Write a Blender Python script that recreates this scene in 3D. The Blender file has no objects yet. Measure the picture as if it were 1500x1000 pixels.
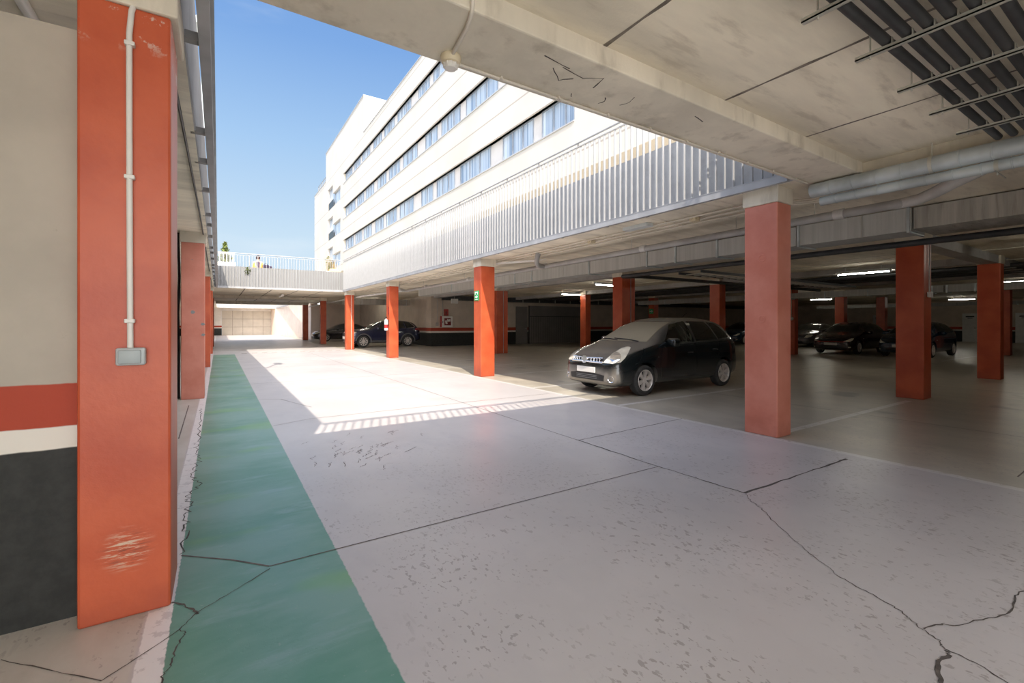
import bpy, bmesh, math, random
from mathutils import Vector, Matrix
random.seed(7)
PI = math.pi
C = bpy.context.scene.collection
SC = bpy.context.scene

# ------------------------------------------------------------------ materials
class NT:
    def __init__(s, name):
        s.m = bpy.data.materials.new(name); s.m.use_nodes = True
        s.t = s.m.node_tree; s.b = s.t.nodes['Principled BSDF']; s.out = s.t.nodes['Material Output']
    def n(s, typ, **kw):
        nd = s.t.nodes.new(typ)
        for k, v in kw.items(): setattr(nd, k, v)
        return nd
    def lk(s, a, b): s.t.links.new(a, b)
    def put(s, sock, v):
        if isinstance(v, bpy.types.NodeSocket): s.lk(v, sock)
        elif isinstance(v, (tuple, list)) and len(v) == 3 and sock.type == 'RGBA': sock.default_value = (*v, 1)
        else: sock.default_value = v
    def math(s, op, a, b=0.0, c=0.0):
        nd = s.n('ShaderNodeMath', operation=op)
        s.put(nd.inputs[0], a); s.put(nd.inputs[1], b)
        if op in ('MULTIPLY_ADD', 'SMOOTH_MIN'): s.put(nd.inputs[2], c)
        return nd.outputs[0]
    def mix(s, f, a, b, blend='MIX'):
        nd = s.n('ShaderNodeMix', data_type='RGBA', blend_type=blend)
        s.put(nd.inputs[0], f); s.put(nd.inputs[6], a); s.put(nd.inputs[7], b)
        return nd.outputs[2]
    def pos(s):
        return s.n('ShaderNodeNewGeometry').outputs['Position']
    def obj(s):
        return s.n('ShaderNodeTexCoord').outputs['Object']
    def xyz(s, v):
        nd = s.n('ShaderNodeSeparateXYZ'); s.lk(v, nd.inputs[0]); return nd.outputs
    def scale(s, v, sc):
        nd = s.n('ShaderNodeMapping'); s.lk(v, nd.inputs['Vector']); nd.inputs['Scale'].default_value = sc; return nd.outputs[0]
    def noise(s, v, sc, det=4, rough=.55, dist=0):
        nd = s.n('ShaderNodeTexNoise'); s.lk(v, nd.inputs['Vector'])
        nd.inputs['Scale'].default_value = sc; nd.inputs['Detail'].default_value = det
        nd.inputs['Roughness'].default_value = rough; nd.inputs['Distortion'].default_value = dist
        return nd.outputs['Fac']
    def ramp(s, f, lo, hi):
        nd = s.n('ShaderNodeMapRange', interpolation_type='SMOOTHSTEP'); s.put(nd.inputs[0], f)
        nd.inputs[1].default_value = lo; nd.inputs[2].default_value = hi
        return nd.outputs[0]
    def between(s, v, a, b, soft=.004):
        return s.math('MULTIPLY', s.ramp(v, a-soft, a+soft), s.ramp(v, b+soft, b-soft))
    def bump(s, h, strength=.2, dist=.01):
        nd = s.n('ShaderNodeBump'); s.lk(h, nd.inputs['Height'])
        nd.inputs['Strength'].default_value = strength; nd.inputs['Distance'].default_value = dist
        s.lk(nd.outputs[0], s.b.inputs['Normal'])
    def done(s, col, rough=.6, metal=0.0, spec=None):
        s.put(s.b.inputs['Base Color'], col); s.put(s.b.inputs['Roughness'], rough); s.put(s.b.inputs['Metallic'], metal)
        if spec is not None: s.put(s.b.inputs['Specular IOR Level'], spec)
        return s.m

def simple(name, col, rough=.5, metal=0.0, var=.12, sc=6.0, spec=None, bump=0, coat=0):
    k = NT(name); f = k.noise(k.obj(), sc, 3)
    lo = tuple(c*(1-var) for c in col); hi = tuple(min(1, c*(1+var)) for c in col)
    if coat:
        k.b.inputs['Coat Weight'].default_value = coat; k.b.inputs['Coat Roughness'].default_value = .04
    if bump: k.bump(f, bump)
    return k.done(k.mix(k.ramp(f, .3, .7), lo, hi), rough, metal, spec)

def emit(name, col, st):
    k = NT(name); k.put(k.b.inputs['Emission Color'], col); k.b.inputs['Emission Strength'].default_value = st
    return k.done(col, .4)

def concrete(name, col, var=.22, stretch=(1, 1, 1), stain=.3):
    k = NT(name); p = k.pos()
    a = k.noise(k.scale(p, stretch), .9, 6, .62); b = k.noise(k.scale(p, stretch), 5, 6, .6); c = k.noise(p, 60, 3)
    lo = tuple(x*(1-var) for x in col); hi = tuple(min(1, x*(1+var)) for x in col)
    r = k.mix(k.ramp(a, .3, .7), lo, hi)
    r = k.mix(k.math('MULTIPLY', k.ramp(b, .52, .70), stain*1.1), r, (col[0]*.5, col[1]*.46, col[2]*.42))
    r = k.mix(k.math('MULTIPLY', k.ramp(k.noise(k.scale(p, stretch), 1.7, 6, .65), .56, .70), .35), r, (min(1, col[0]*1.3), min(1, col[1]*1.3), min(1, col[2]*1.3)))
    k.bump(k.math('ADD', k.math('MULTIPLY', c, .35), b), .18, .02)
    return k.done(r, .85, 0, .25)

M = {}
M['ceil'] = concrete('concrete_ceiling', (.80, .73, .60), .18, (.35, 1.6, 1), .36)
M['beam'] = concrete('concrete_beam', (.72, .66, .55), .14, (1, 1, .3), .35)
M['conc'] = concrete('concrete_grey', (.44, .43, .42), .14, (1, 1, 1), .3)
M['parapet'] = concrete('concrete_parapet', (.40, .40, .405), .14, (1, 1, 1), .2)
M['white_wall'] = simple('white_render', (.24, .238, .236), .8, 0, .04, 2)
M['facade_in'] = simple('tan_masonry', (.60, .50, .36), .9, 0, .15, 3)

def paint_mat(name, scuff=None, lo=(.44, .066, .022), hi=(.55, .105, .038)):
    k = NT(name); p = k.pos(); x, y, z = k.xyz(p)
    a = k.noise(p, 2.2, 5); b = k.noise(p, 26, 5, .7)
    col = k.mix(k.ramp(a, .3, .7), tuple(c for c in lo), tuple(c for c in hi))
    worn = k.math('MULTIPLY', k.ramp(b, .70, .76), .7)
    col = k.mix(worn, col, (.30, .07, .04))
    grime = k.math('MULTIPLY', k.ramp(k.math('ADD', z, k.math('MULTIPLY', a, .5)), .55, .2), .35)
    col = k.mix(grime, col, (.22, .06, .035))
    if scuff:
        d = k.n('ShaderNodeVectorMath', operation='DISTANCE'); k.lk(k.scale(p, (1, 1, 1)), d.inputs[0]); d.inputs[1].default_value = scuff
        rad = k.ramp(d.outputs['Value'], .13, .03)
        st = k.noise(k.scale(p, (6, 6, 60)), 1.6, 4, .7)
        col = k.mix(k.math('MULTIPLY', rad, k.ramp(st, .52, .62)), col, (.62, .45, .33))
        col = k.mix(k.math('MULTIPLY', k.math('MULTIPLY', rad, k.ramp(st, .48, .38)), .7), col, (.14, .05, .03))
        top = k.math('MULTIPLY', k.ramp(z, 2.70, 2.86), k.ramp(k.noise(p, 9, 5, .7), .55, .62))
        col = k.mix(top, col, (.62, .52, .45))
    k.bump(k.noise(p, 35, 4), .12, .01)
    return k.done(col, .42, 0, .5)
M['paint'] = paint_mat('orange_column_paint')
M['paint_glare'] = paint_mat('glare_salmon_column_paint', None, (.52, .165, .11), (.62, .235, .17))  # orange column paint lightened, putting glare haze into the colour
M['paint_scuffed'] = paint_mat('orange_column_paint_scuffed', (-.37, 2.86, .33))

def striped(name, pos_z=True, wall=(.45, .405, .34)):
    k = NT(name); p = k.pos(); x, y, z = k.xyz(p)
    zz = k.math('ADD', z, k.math('MULTIPLY', k.math('SUBTRACT', k.noise(p, 7, 3), .5), .012))
    a = k.noise(p, 1.4, 6, .6); b = k.noise(p, 12, 5, .65)
    col = k.mix(k.ramp(a, .3, .72), tuple(c*.9 for c in wall), tuple(c*1.08 for c in wall))
    col = k.mix(k.math('MULTIPLY', k.ramp(b, .66, .74), .35), col, (.25, .2, .17))
    col = k.mix(k.between(zz, .925, 1.13), col, k.mix(a, (.34, .045, .018), (.46, .06, .024)))
    col = k.mix(k.between(zz, .82, .925), col, (.74, .70, .63))
    col = k.mix(k.ramp(zz, .824, .816), col, k.mix(k.ramp(b, .3, .7), (.018, .019, .017), (.032, .033, .030)))
    k.bump(k.noise(p, 25, 4), .1, .01)
    return k.done(col, .6, 0, .35)
M['stripe'] = striped('striped_wall_paint')
M['stripe_back'] = striped('striped_back_wall_paint', True, (.66, .57, .48))
M['plain'] = simple('cream_wall_paint', (.80, .68, .58), .75, 0, .06, 1.5)
M['stripe_light'] = striped('striped_wall_paint_pale', True, (.74, .69, .64))

def floor_mat():
    k = NT('painted_concrete_floor'); p = k.pos(); x, y, z = k.xyz(p)
    big = k.noise(p, .45, 5, .6); mid = k.noise(k.scale(p, (1, .5, 1)), 2.2, 6, .6); fine = k.noise(p, 38, 4, .6)
    drive = k.mix(k.ramp(big, .3, .7), (.49, .46, .452), (.58, .545, .535))
    drive = k.mix(k.math('MULTIPLY', k.ramp(mid, .5, .72), .5), drive, (.47, .445, .45))
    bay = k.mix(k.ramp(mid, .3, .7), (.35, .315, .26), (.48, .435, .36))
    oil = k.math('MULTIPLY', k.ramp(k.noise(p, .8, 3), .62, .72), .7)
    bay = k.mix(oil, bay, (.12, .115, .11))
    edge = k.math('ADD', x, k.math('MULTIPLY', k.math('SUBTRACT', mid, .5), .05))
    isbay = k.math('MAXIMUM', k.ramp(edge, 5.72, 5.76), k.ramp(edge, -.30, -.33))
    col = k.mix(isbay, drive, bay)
    left = k.mix(k.ramp(mid, .3, .7), (.44, .41, .36), (.58, .55, .50))
    col = k.mix(k.ramp(x, -.29, -.31), col, left)
    # worn-off specks of the coat
    sp1 = k.ramp(k.noise(k.scale(p, (1, .55, 1)), 21, 3, .65), .615, .635)
    zone = k.ramp(k.noise(p, .8, 3, .5), .42, .56)
    sp2 = k.ramp(k.noise(k.scale(p, (1, .5, 1)), 9, 5, .75), .665, .68)
    near = k.ramp(y, 6.5, 2.2)
    sp3 = k.math('MULTIPLY', k.ramp(k.noise(k.scale(p, (1, .6, 1)), 34, 2, .6), .60, .625), k.ramp(k.noise(p, 1.3, 3, .6), .46, .60))
    wear = k.math('MULTIPLY', k.math('MAXIMUM', sp3, k.math('MAXIMUM', k.math('MULTIPLY', sp1, zone), k.math('MULTIPLY', sp2, zone))), near)
    col = k.mix(k.math('MULTIPLY', wear, .8), col, (.31, .275, .26))
    # tyre drag streaks
    st = k.ramp(k.noise(k.scale(p, (5, .7, 1)), 2.2, 5, .6), .66, .73)
    col = k.mix(k.math('MULTIPLY', st, k.math('MULTIPLY', near, .25)), col, (.34, .31, .31))
    # green walkway
    ex = k.math('ADD', x, k.math('MULTIPLY', k.math('SUBTRACT', k.noise(p, 30, 3), .5), .016))
    gm = k.math('MULTIPLY', k.between(ex, -.19, .62, .004), k.between(y, -6.0, 24.2, .15))
    g1 = k.noise(k.scale(p, (.5, 1.0, 1)), 1.15, 5, .6); g2 = k.noise(k.scale(p, (.7, 2.4, 1)), 1.5, 5, .65)
    g = k.mix(k.ramp(g1, .38, .6), (.105, .275, .195), (.185, .345, .285))
    g = k.mix(k.math('MULTIPLY', k.ramp(g2, .55, .68), .75), g, (.22, .37, .345))
    g = k.mix(k.math('MULTIPLY', k.ramp(k.noise(k.scale(p, (.6, 1.2, 1)), .9, 3), .56, .66), .7), g, (.17, .38, .13))
    g = k.mix(k.math('MULTIPLY', k.ramp(fine, .66, .7), .5), g, (.30, .36, .32))
    col = k.mix(gm, col, g)
    lost = k.ramp(k.noise(p, 11, 5, .7), .56, .6)
    wl = k.math('MULTIPLY', k.between(ex, -.29, -.19, .003), k.between(y, -6.0, 62, .1))
    lostw = k.math('MULTIPLY', lost, .6)
    col = k.mix(k.math('MULTIPLY', wl, k.math('SUBTRACT', 1.0, lostw)), col, (.78, .75, .73))
    # parking bay lines
    ln = k.math('MULTIPLY', k.between(x, 5.70, 5.80), k.between(y, -9, 24.5))
    for yy in (3.06, 5.6, 8.15, 10.7, 13.2, 15.7, 18.3, 20.8, 23.3, 0.5, -2):
        ln = k.math('MAXIMUM', ln, k.math('MULTIPLY', k.between(y, yy-.05, yy+.05), k.math('MAXIMUM', k.between(x, 5.7, 10.6), k.between(x, 22.6, 27.5))))
    ln = k.math('MAXIMUM', ln, k.math('MULTIPLY', k.between(x, 22.55, 22.65), k.between(y, -2, 20)))
    ln = k.math('MULTIPLY', ln, k.math('SUBTRACT', .8, k.math('MULTIPLY', lost, .6)))
    col = k.mix(ln, col, (.66, .64, .62))
    # grime of the sunlit court
    r = k.math('ADD', .22, k.math('MULTIPLY', mid, .22))
    k.bump(k.math('ADD', k.math('MULTIPLY', fine, .3), k.math('MULTIPLY', wear, -.6)), .10, .01)
    return k.done(col, r, 0, .5)
M['floor'] = floor_mat()
M['crack'] = simple('crack_dirt', (.10, .085, .075), .9, 0, .3, 20)
M['joint'] = simple('saw_joint', (.16, .13, .12), .9, 0, .3, 20)
M['seam'] = simple('ceiling_seam', (.20, .17, .14), .95, 0, .35, 8)
M['drain'] = simple('drain_grate_metal', (.34, .29, .26), .7, .3, .3, 20)

M['galv'] = simple('galvanised_steel', (.52, .57, .58), .45, .4, .18, 3)
M['duct'] = concrete('galvanised_duct', (.47, .47, .45), .10, (1, 14, .3), .10)
M['duct_old'] = concrete('stained_duct', (.44, .42, .38), .25, (1, 5, .3), .5)
M['slat'] = simple('white_slat_paint', (.37, .37, .375), .4, .05, .04, 5)
M['channel'] = simple('zinc_channel', (.36, .36, .37), .5, 0, .12, 3)
M['bracket'] = simple('dark_bracket', (.26, .25, .24), .6, .3, .2, 5)
M['pvc'] = simple('grey_pvc', (.36, .35, .34), .45, 0, .12, 4)
M['pvc_light'] = simple('pale_pvc', (.56, .55, .53), .45, 0, .10, 4)
M['conduit'] = simple('beige_conduit', (.66, .61, .53), .5, 0, .06, 4)
M['white_plastic'] = simple('white_plastic', (.74, .72, .68), .4, 0, .05, 5)
M['cream_plastic'] = simple('cream_plastic', (.66, .57, .40), .45, 0, .06, 5)
M['box_grey'] = simple('grey_plastic', (.33, .37, .38), .4, 0, .06, 5)
M['box_rim'] = simple('grey_plastic_rim', (.46, .49, .50), .4, 0, .05, 5)
M['blackpipe'] = simple('black_pipe', (.035, .036, .038), .5, 0, .25, 4)
M['strut'] = simple('strut_steel', (.55, .54, .48), .45, .5, .1, 4)
M['dark'] = simple('dark_metal', (.05, .052, .055), .55, .2, .2, 4)
M['grey_door'] = simple('grey_door_paint', (.20, .188, .18), .5, 0, .10, 1.2)
M['gate'] = simple('cream_gate_panel', (.56, .50, .42), .6, 0, .05, 1.5)
M['gate_gap'] = simple('gate_joint', (.34, .29, .24), .8, 0, .1, 5)
M['red'] = simple('signal_red', (.42, .03, .03), .4, 0, .1, 6)
M['darkred'] = simple('dark_red', (.16, .015, .02), .4, 0, .2, 8)
M['green'] = simple('exit_green', (.02, .36, .12), .4, 0, .05, 8)
M['white'] = simple('white_enamel', (.80, .79, .77), .35, 0, .04, 6)
M['lamp'] = emit('fluorescent_tube', (1.0, .95, .82), 55.0)
M['lamp_body'] = simple('lamp_housing', (.62, .66, .66), .4, 0, .05, 6)

# cars
def carpaint(name, col, dust=(.20, .185, .165), amt=.35):
    k = NT(name); p = k.obj(); x, y, z = k.xyz(p)
    nrm = k.xyz(k.n('ShaderNodeNewGeometry').outputs['Normal'])
    a = k.noise(p, 3, 5, .6)
    up = k.ramp(nrm[2], .35, .95)
    low = k.math('MULTIPLY', k.ramp(z, .62, .35), k.math('MULTIPLY_ADD', k.ramp(nrm[0], -.25, -.7), 1.1, .12))  # lower front dust, also painting in the reflection of the sunlit floor
    d = k.math('MULTIPLY', k.math('MAXIMUM', k.math('MULTIPLY', up, .9), low), k.math('MULTIPLY_ADD', a, .8, amt))
    d = k.math('MULTIPLY', d, amt*2)
    k.b.inputs['Coat Weight'].default_value = .8; k.b.inputs['Coat Roughness'].default_value = .05
    return k.done(k.mix(d, col, dust), k.math('MULTIPLY_ADD', d, .4, .22), .15)
M['note'] = carpaint('black_car_paint', (.008, .012, .014), (.24, .215, .185), .40)
M['suv'] = carpaint('navy_car_paint', (.018, .022, .055), (.2, .19, .18), .12)
M['coupe'] = carpaint('plum_black_car_paint', (.016, .012, .018), (.2, .19, .18), .12)
M['hatch'] = carpaint('burgundy_black_car_paint', (.020, .006, .008), (.1, .09, .08), .15)
M['bluecar'] = carpaint('dark_blue_car_paint', (.008, .028, .055), (.1, .1, .1), .15)
M['tealcar'] = carpaint('petrol_blue_car_paint', (.010, .045, .085), (.1, .1, .1), .15)
M['greycar'] = carpaint('grey_car_paint', (.07, .07, .075), (.1, .1, .1), .15)
M['tyre'] = simple('tyre_rubber', (.038, .037, .036), .85, 0, .3, 12)
M['rim'] = simple('alloy_rim', (.68, .63, .59), .4, .35, .08, 8)
M['blk'] = simple('black_trim', (.012, .012, .013), .45, 0, .2, 8)
M['cladding'] = simple('grey_cladding', (.10, .10, .105), .6, 0, .15, 8)
M['chrome'] = simple('chrome_trim', (.78, .78, .80), .14, .95, .03, 8)
M['plate'] = simple('number_plate', (.74, .72, .68), .4, 0, .04, 3)
M['lens'] = simple('headlight_lens', (.72, .67, .56), .12, 0, .16, 5, None, 0, 1)
M['reflector'] = simple('headlight_bowl', (.80, .80, .78), .1, .85, .05, 8)
M['tail'] = simple('tail_lens', (.30, .012, .018), .12, 0, .1, 8, None, 0, 1)
M['seat'] = simple('beige_seat_cloth', (.36, .34, .29), .85, 0, .1, 8)
M['dash'] = simple('dash_plastic', (.20, .19, .16), .7, 0, .1, 8)
M['pillar_trim'] = simple('cream_pillar_trim', (.48, .48, .40), .6, 0, .05, 8)
M['darkglass'] = simple('dark_glass', (.012, .016, .018), .05, 0, .1, 2, .8)

def glass_mat(name, tint, amt):
    k = NT(name); t = k.n('ShaderNodeBsdfTransparent'); t.inputs[0].default_value = (*tint, 1)
    g = k.n('ShaderNodeBsdfGlossy'); g.inputs['Roughness'].default_value = .03
    du = k.n('ShaderNodeBsdfDiffuse'); du.inputs[0].default_value = (.46, .41, .31, 1)
    f = k.n('ShaderNodeFresnel'); f.inputs[0].default_value = 1.5
    dm = k.n('ShaderNodeMixShader'); dm.inputs[0].default_value = amt
    k.lk(t.outputs[0], dm.inputs[1]); k.lk(du.outputs[0], dm.inputs[2])
    ms = k.n('ShaderNodeMixShader'); k.lk(f.outputs[0], ms.inputs[0]); k.lk(dm.outputs[0], ms.inputs[1]); k.lk(g.outputs[0], ms.inputs[2])
    k.lk(ms.outputs[0], k.out.inputs[0])
    return k.m
M['windscreen'] = glass_mat('tan_reflection_windscreen', (.62, .64, .58), .62)  # tan film paints the bright ceiling's reflection into the glass
M['clearglass'] = glass_mat('side_glass', (.62, .66, .62), .02)
M['tintglass'] = glass_mat('tinted_glass', (.10, .12, .11), .02)

def facade_mat():
    k = NT('cream_cladding'); p = k.pos(); x, y, z = k.xyz(p)
    a = k.noise(p, .35, 4)
    col = k.mix(k.ramp(a, .3, .7), (.47, .445, .405), (.52, .49, .45))
    # cladding joints: one line half-way up each storey band, faint vertical ones
    fz = k.math('FRACT', k.math('DIVIDE', k.math('SUBTRACT', z, 7.55), 3.5))
    hz = k.between(fz, .0, .020, .002)
    fy = k.math('FRACT', k.math('DIVIDE', y, 2.6)); vy = k.between(fy, .0, .008, .002)
    fz2 = k.math('FRACT', k.math('DIVIDE', z, .7)); h2 = k.between(fz2, 0, .02, .004)
    col = k.mix(k.math('MULTIPLY', hz, .6), col, (.24, .21, .18))
    col = k.mix(k.math('MULTIPLY', k.math('MAXIMUM', vy, h2), .10), col, (.5, .45, .4))
    return k.done(col, .7, 0, .3)
M['facade'] = facade_mat()
M['reveal'] = simple('window_reveal', (.62, .55, .44), .8, 0, .06, 2)
M['sill'] = simple('grey_sill', (.42, .42, .43), .5, .2, .06, 2)
M['frame'] = simple('window_frame', (.30, .33, .37), .4, .3, .08, 3)
M['panel'] = simple('pale_panel', (.58, .55, .53), .6, 0, .04, 2)
def curtain():
    k = NT('curtained_glass'); p = k.pos(); x, y, z = k.xyz(p)
    w = k.noise(k.scale(p, (1, 9, .05)), 1.2, 3)
    b = k.noise(k.scale(p, (1, .9, .02)), 1.0, 1)
    col = k.mix(k.ramp(w, .35, .62), (.17, .24, .34), (.46, .53, .62))
    col = k.mix(k.math('MULTIPLY', k.ramp(b, .55, .7), .5), col, (.62, .68, .74))
    return k.done(col, .12, 0, .7)
M['curtain'] = curtain()
M['leaf'] = simple('leaf_green', (.16, .20, .05), .7, 0, .5, 30)
M['leaf_dry'] = simple('dry_stems', (.34, .26, .13), .8, 0, .4, 30)
M['stem'] = simple('stem_brown', (.20, .14, .08), .8, 0, .3, 20)
M['planter'] = simple('white_planter', (.74, .72, .68), .7, 0, .05, 4)
M['wood'] = simple('tan_planter_wood', (.62, .48, .28), .8, 0, .1, 6)
M['fence_w'] = simple('cream_fence', (.70, .64, .46), .6, 0, .06, 6)
M['skin'] = simple('skin', (.55, .34, .25), .6, 0, .05, 20)
M['hair'] = simple('dark_hair', (.03, .015, .018), .7, 0, .2, 40)
M['jacket'] = simple('yellow_jacket', (.58, .30, .06), .8, 0, .1, 12)
M['shirt'] = simple('dark_purple_shirt', (.06, .04, .075), .85, 0, .15, 12)
M['trousers'] = simple('dark_trousers', (.04, .055, .06), .85, 0, .15, 12)
M['terrace'] = simple('terrace_paving', (.42, .40, .37), .85, 0, .1, 2)

# ------------------------------------------------------------------ mesh helpers
class MB:
    def __init__(s): s.bm = bmesh.new(); s.mi = 0
    def face(s, vs):
        try:
            f = s.bm.faces.new(vs); f.material_index = s.mi; return f
        except ValueError: return None
    def box(s, x0, y0, z0, x1, y1, z1, mat=None):
        v = [s.bm.verts.new(p) for p in ((x0,y0,z0),(x1,y0,z0),(x1,y1,z0),(x0,y1,z0),(x0,y0,z1),(x1,y0,z1),(x1,y1,z1),(x0,y1,z1))]
        if mat is not None:
            for q in v: q.co = mat @ q.co
        for f in ((0,3,2,1),(4,5,6,7),(0,1,5,4),(1,2,6,5),(2,3,7,6),(3,0,4,7)): s.face([v[i] for i in f])
        return s
    def bbox(s, x0, y0, z0, x1, y1, z1, bev=.01, seg=2, mat=None):
        b = bmesh.new(); m2 = MB.__new__(MB); m2.bm = b; m2.mi = s.mi
        m2.box(x0, y0, z0, x1, y1, z1)
        bmesh.ops.bevel(b, geom=b.edges[:], offset=bev, segments=seg, affect='EDGES', profile=.5)
        s.add(b, mat); b.free(); return s
    def add(s, b, mat=None):
        mp = {}
        for v in b.verts: mp[v] = s.bm.verts.new(mat @ v.co if mat is not None else v.co)
        for f in b.faces: s.face([mp[v] for v in f.verts])
    def tube(s, pts, r, n=10, cap=True):
        pts = [Vector(p) for p in pts]; rings = []
        up0 = None
        for i, p in enumerate(pts):
            d = (pts[min(i+1, len(pts)-1)]-pts[max(i-1, 0)]).normalized()
            if up0 is None: up0 = Vector((0, 0, 1)) if abs(d.z) < .9 else Vector((1, 0, 0))
            a = d.cross(up0)
            if a.length < 1e-4: a = d.cross(Vector((0, 1, 0)))
            a.normalize(); b = a.cross(d).normalized(); up0 = b
            rr = r[i] if isinstance(r, (list, tuple)) else r
            rings.append([s.bm.verts.new(p+(a*math.cos(2*PI*k/n)+b*math.sin(2*PI*k/n))*rr) for k in range(n)])
        for A, B in zip(rings, rings[1:]):
            for k in range(n): s.face([A[k], A[(k+1) % n], B[(k+1) % n], B[k]])
        if cap: s.face(rings[0][::-1]); s.face(rings[-1])
        return s
    def lathe(s, prof, n=32, mat=None, closed=False):
        rings = []
        for r, h in prof:
            if r < 1e-6: rings.append([s.bm.verts.new((0, 0, h))])
            else: rings.append([s.bm.verts.new((r*math.cos(2*PI*k/n), r*math.sin(2*PI*k/n), h)) for k in range(n)])
        if closed: rings.append(rings[0])
        for A, B in zip(rings, rings[1:]):
            for k in range(n):
                q = [A[k % len(A)], A[(k+1) % len(A)], B[(k+1) % len(B)], B[k % len(B)]]
                u = []
                for v in q:
                    if v not in u: u.append(v)
                if len(u) > 2: s.face(u)
        if mat is not None:
            for R in (rings[:-1] if closed else rings):
                for v in R: v.co = mat @ v.co
        return s
    def prism(s, pts, d):
        d = Vector(d); a = [s.bm.verts.new(Vector(p)) for p in pts]; b = [s.bm.verts.new(Vector(p)+d) for p in pts]
        s.face(a[::-1]); s.face(b); n = len(a)
        for i in range(n): s.face([a[i], a[(i+1) % n], b[(i+1) % n], b[i]])
        return s
    def ribbon(s, pts, w, z, jit=0.0, sub=1, axis='Z'):
        P = [Vector((p[0], p[1])) for p in pts]; Q = []
        for a, b in zip(P, P[1:]):
            for i in range(sub): Q.append(a.lerp(b, i/sub))
        Q.append(P[-1])
        if jit:
            Q = [Q[0]]+[q+Vector((random.uniform(-jit, jit), random.uniform(-jit, jit))) for q in Q[1:-1]]+[Q[-1]]
        L = []; R = []
        for i, q in enumerate(Q):
            d = (Q[min(i+1, len(Q)-1)]-Q[max(i-1, 0)]).normalized(); nn = Vector((-d.y, d.x))
            ww = w*(random.uniform(.45, 1.25) if jit else 1)/2
            L.append(s.bm.verts.new((*(q+nn*ww), z))); R.append(s.bm.verts.new((*(q-nn*ww), z)))
        for i in range(len(Q)-1): s.face([L[i], R[i], R[i+1], L[i+1]])
        return s
    def build(s, name, mats, parent=None, smooth=False, fixn=True, loc=None):
        if fixn: bmesh.ops.recalc_face_normals(s.bm, faces=s.bm.faces)
        me = bpy.data.meshes.new(name); s.bm.to_mesh(me); s.bm.free()
        for m in (mats if isinstance(mats, (list, tuple)) else [mats]): me.materials.append(m)
        o = bpy.data.objects.new(name, me); C.objects.link(o)
        if smooth: shade(me, smooth)
        if parent is not None: o.parent = parent
        if loc is not None: o.location = loc
        return o
def shade(me, ang=40):
    me.polygons.foreach_set('use_smooth', [True]*len(me.polygons))
    b = bmesh.new(); b.from_mesh(me)
    for e in b.edges:
        if len(e.link_faces) == 2: e.smooth = e.calc_face_angle(0) < math.radians(ang)
    b.to_mesh(me); b.free()
def empty(name, loc=(0, 0, 0)):
    o = bpy.data.objects.new(name, None); C.objects.link(o); o.location = loc; o.empty_display_size = .1; return o
def tag(o, label, cat, group=None):
    o['label'] = label; o['category'] = cat
    if group: o['group'] = group
    return o
def struct(o, label=None):
    o['kind'] = 'structure'
    if label: o['label'] = label
    return o
def thing(name, label, cat, loc=(0, 0, 0), group=None): return tag(empty(name, loc), label, cat, group)
def sbox(name, m, *a): return struct(MB().box(*a).build(name, m))
def dup(o, parent=None, loc=None):
    c = o.copy(); C.objects.link(c)
    if parent is not None: c.parent = parent
    if loc is not None: c.location = loc
    return c
def dup_tree(o, loc, label=None, parent=None):
    r = dup(o, parent)
    if loc is not None: r.location = loc
    if label: r['label'] = label
    for ch in [q for q in bpy.data.objects if q.parent == o]: dup_tree(ch, None, None, r)
    return r

# ------------------------------------------------------------------ setting: floor, slabs, walls
fl = MB()
fl.box(-7, -14, -.2, 49, 64, 0)
fl.mi = 2
fl.ribbon([(-.19, 3.43), (.07, 3.2), (.25, 3.0)], .012, .002)
fl.ribbon([(.25, 3.0), (3.67, 3.0)], .010, .002)
fl.ribbon([(.64, 7.07), (1.15, 7.30), (5.6, 7.3)], .010, .002)
fl.ribbon([(-.41, 6.9), (-.43, 9.62)], .014, .002)
fl.ribbon([(.63, 9.69), (.98, 9.47), (1.32, 8.29)], .014, .002, .01, 3)
for yy in (12.2, 16.4, 20.6):
    fl.ribbon([(-.2, yy), (5.7, yy+.1)], .012, .002)
for xx in (3.66,):
    fl.ribbon([(xx, 4.2), (xx, 24)], .010, .002)
for yy in (1.0, 6.9, 12.5, 14.6): fl.ribbon([(6.2, yy), (22, yy+.15)], .012, .002)
for xx in (8.4, 13.6): fl.ribbon([(xx, -4), (xx+.05, 24)], .012, .002)
fl.mi = 1
fl.ribbon([(5.78, 4.31), (3.66, 4.19)], .016, .002, .008, 14)
fl.ribbon([(3.66, 4.19), (3.66, 3.08), (3.69, 2.14)], .017, .002, .008, 14)
fl.ribbon([(3.69, 2.14), (5.52, 2.10)], .022, .002, .008, 16)
cr = [(3.67, 2.12), (3.57, 2.02), (3.5, 1.9), (3.33, 1.71), (3.12, 1.44), (3.04, 1.32), (2.92, 1.14), (2.88, 1.01), (2.85, .91), (2.81, .82), (2.75, .75), (2.71, .68), (2.66, .64), (2.63, .62)]
fl.ribbon(cr, .006, .002, .010, 6)
fl.ribbon([(2.63, .62), (2.54, .64), (2.47, .62), (2.4, .59), (2.3, .55)], .016, .002, .004, 4)
fl.ribbon([(2.75, .74), (2.86, .71), (2.9, .67), (3.07, .61), (3.16, .58), (3.29, .55), (3.45, .57), (3.58, .56), (3.9, .4)], .008, .002, .006, 4)
fl.ribbon([(2.66, .64), (2.66, .58), (2.65, .52), (2.62, .46), (2.5, .2)], .007, .002, .004, 4)
fl.ribbon([(-.77, 2.78), (-.59, 2.6), (-.39, 2.4)], .005, .002, .003, 6)
fl.ribbon([(-.39, 2.4), (-.28, 2.49), (-.15, 2.61), (-.09, 2.71), (.06, 2.82), (.25, 2.97)], .005, .002, .004, 6)
fl.ribbon([(-.2, 2.88), (-.14, 2.82), (-.1, 2.73), (-.08, 2.7)], .012, .002, .008, 5)
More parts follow.
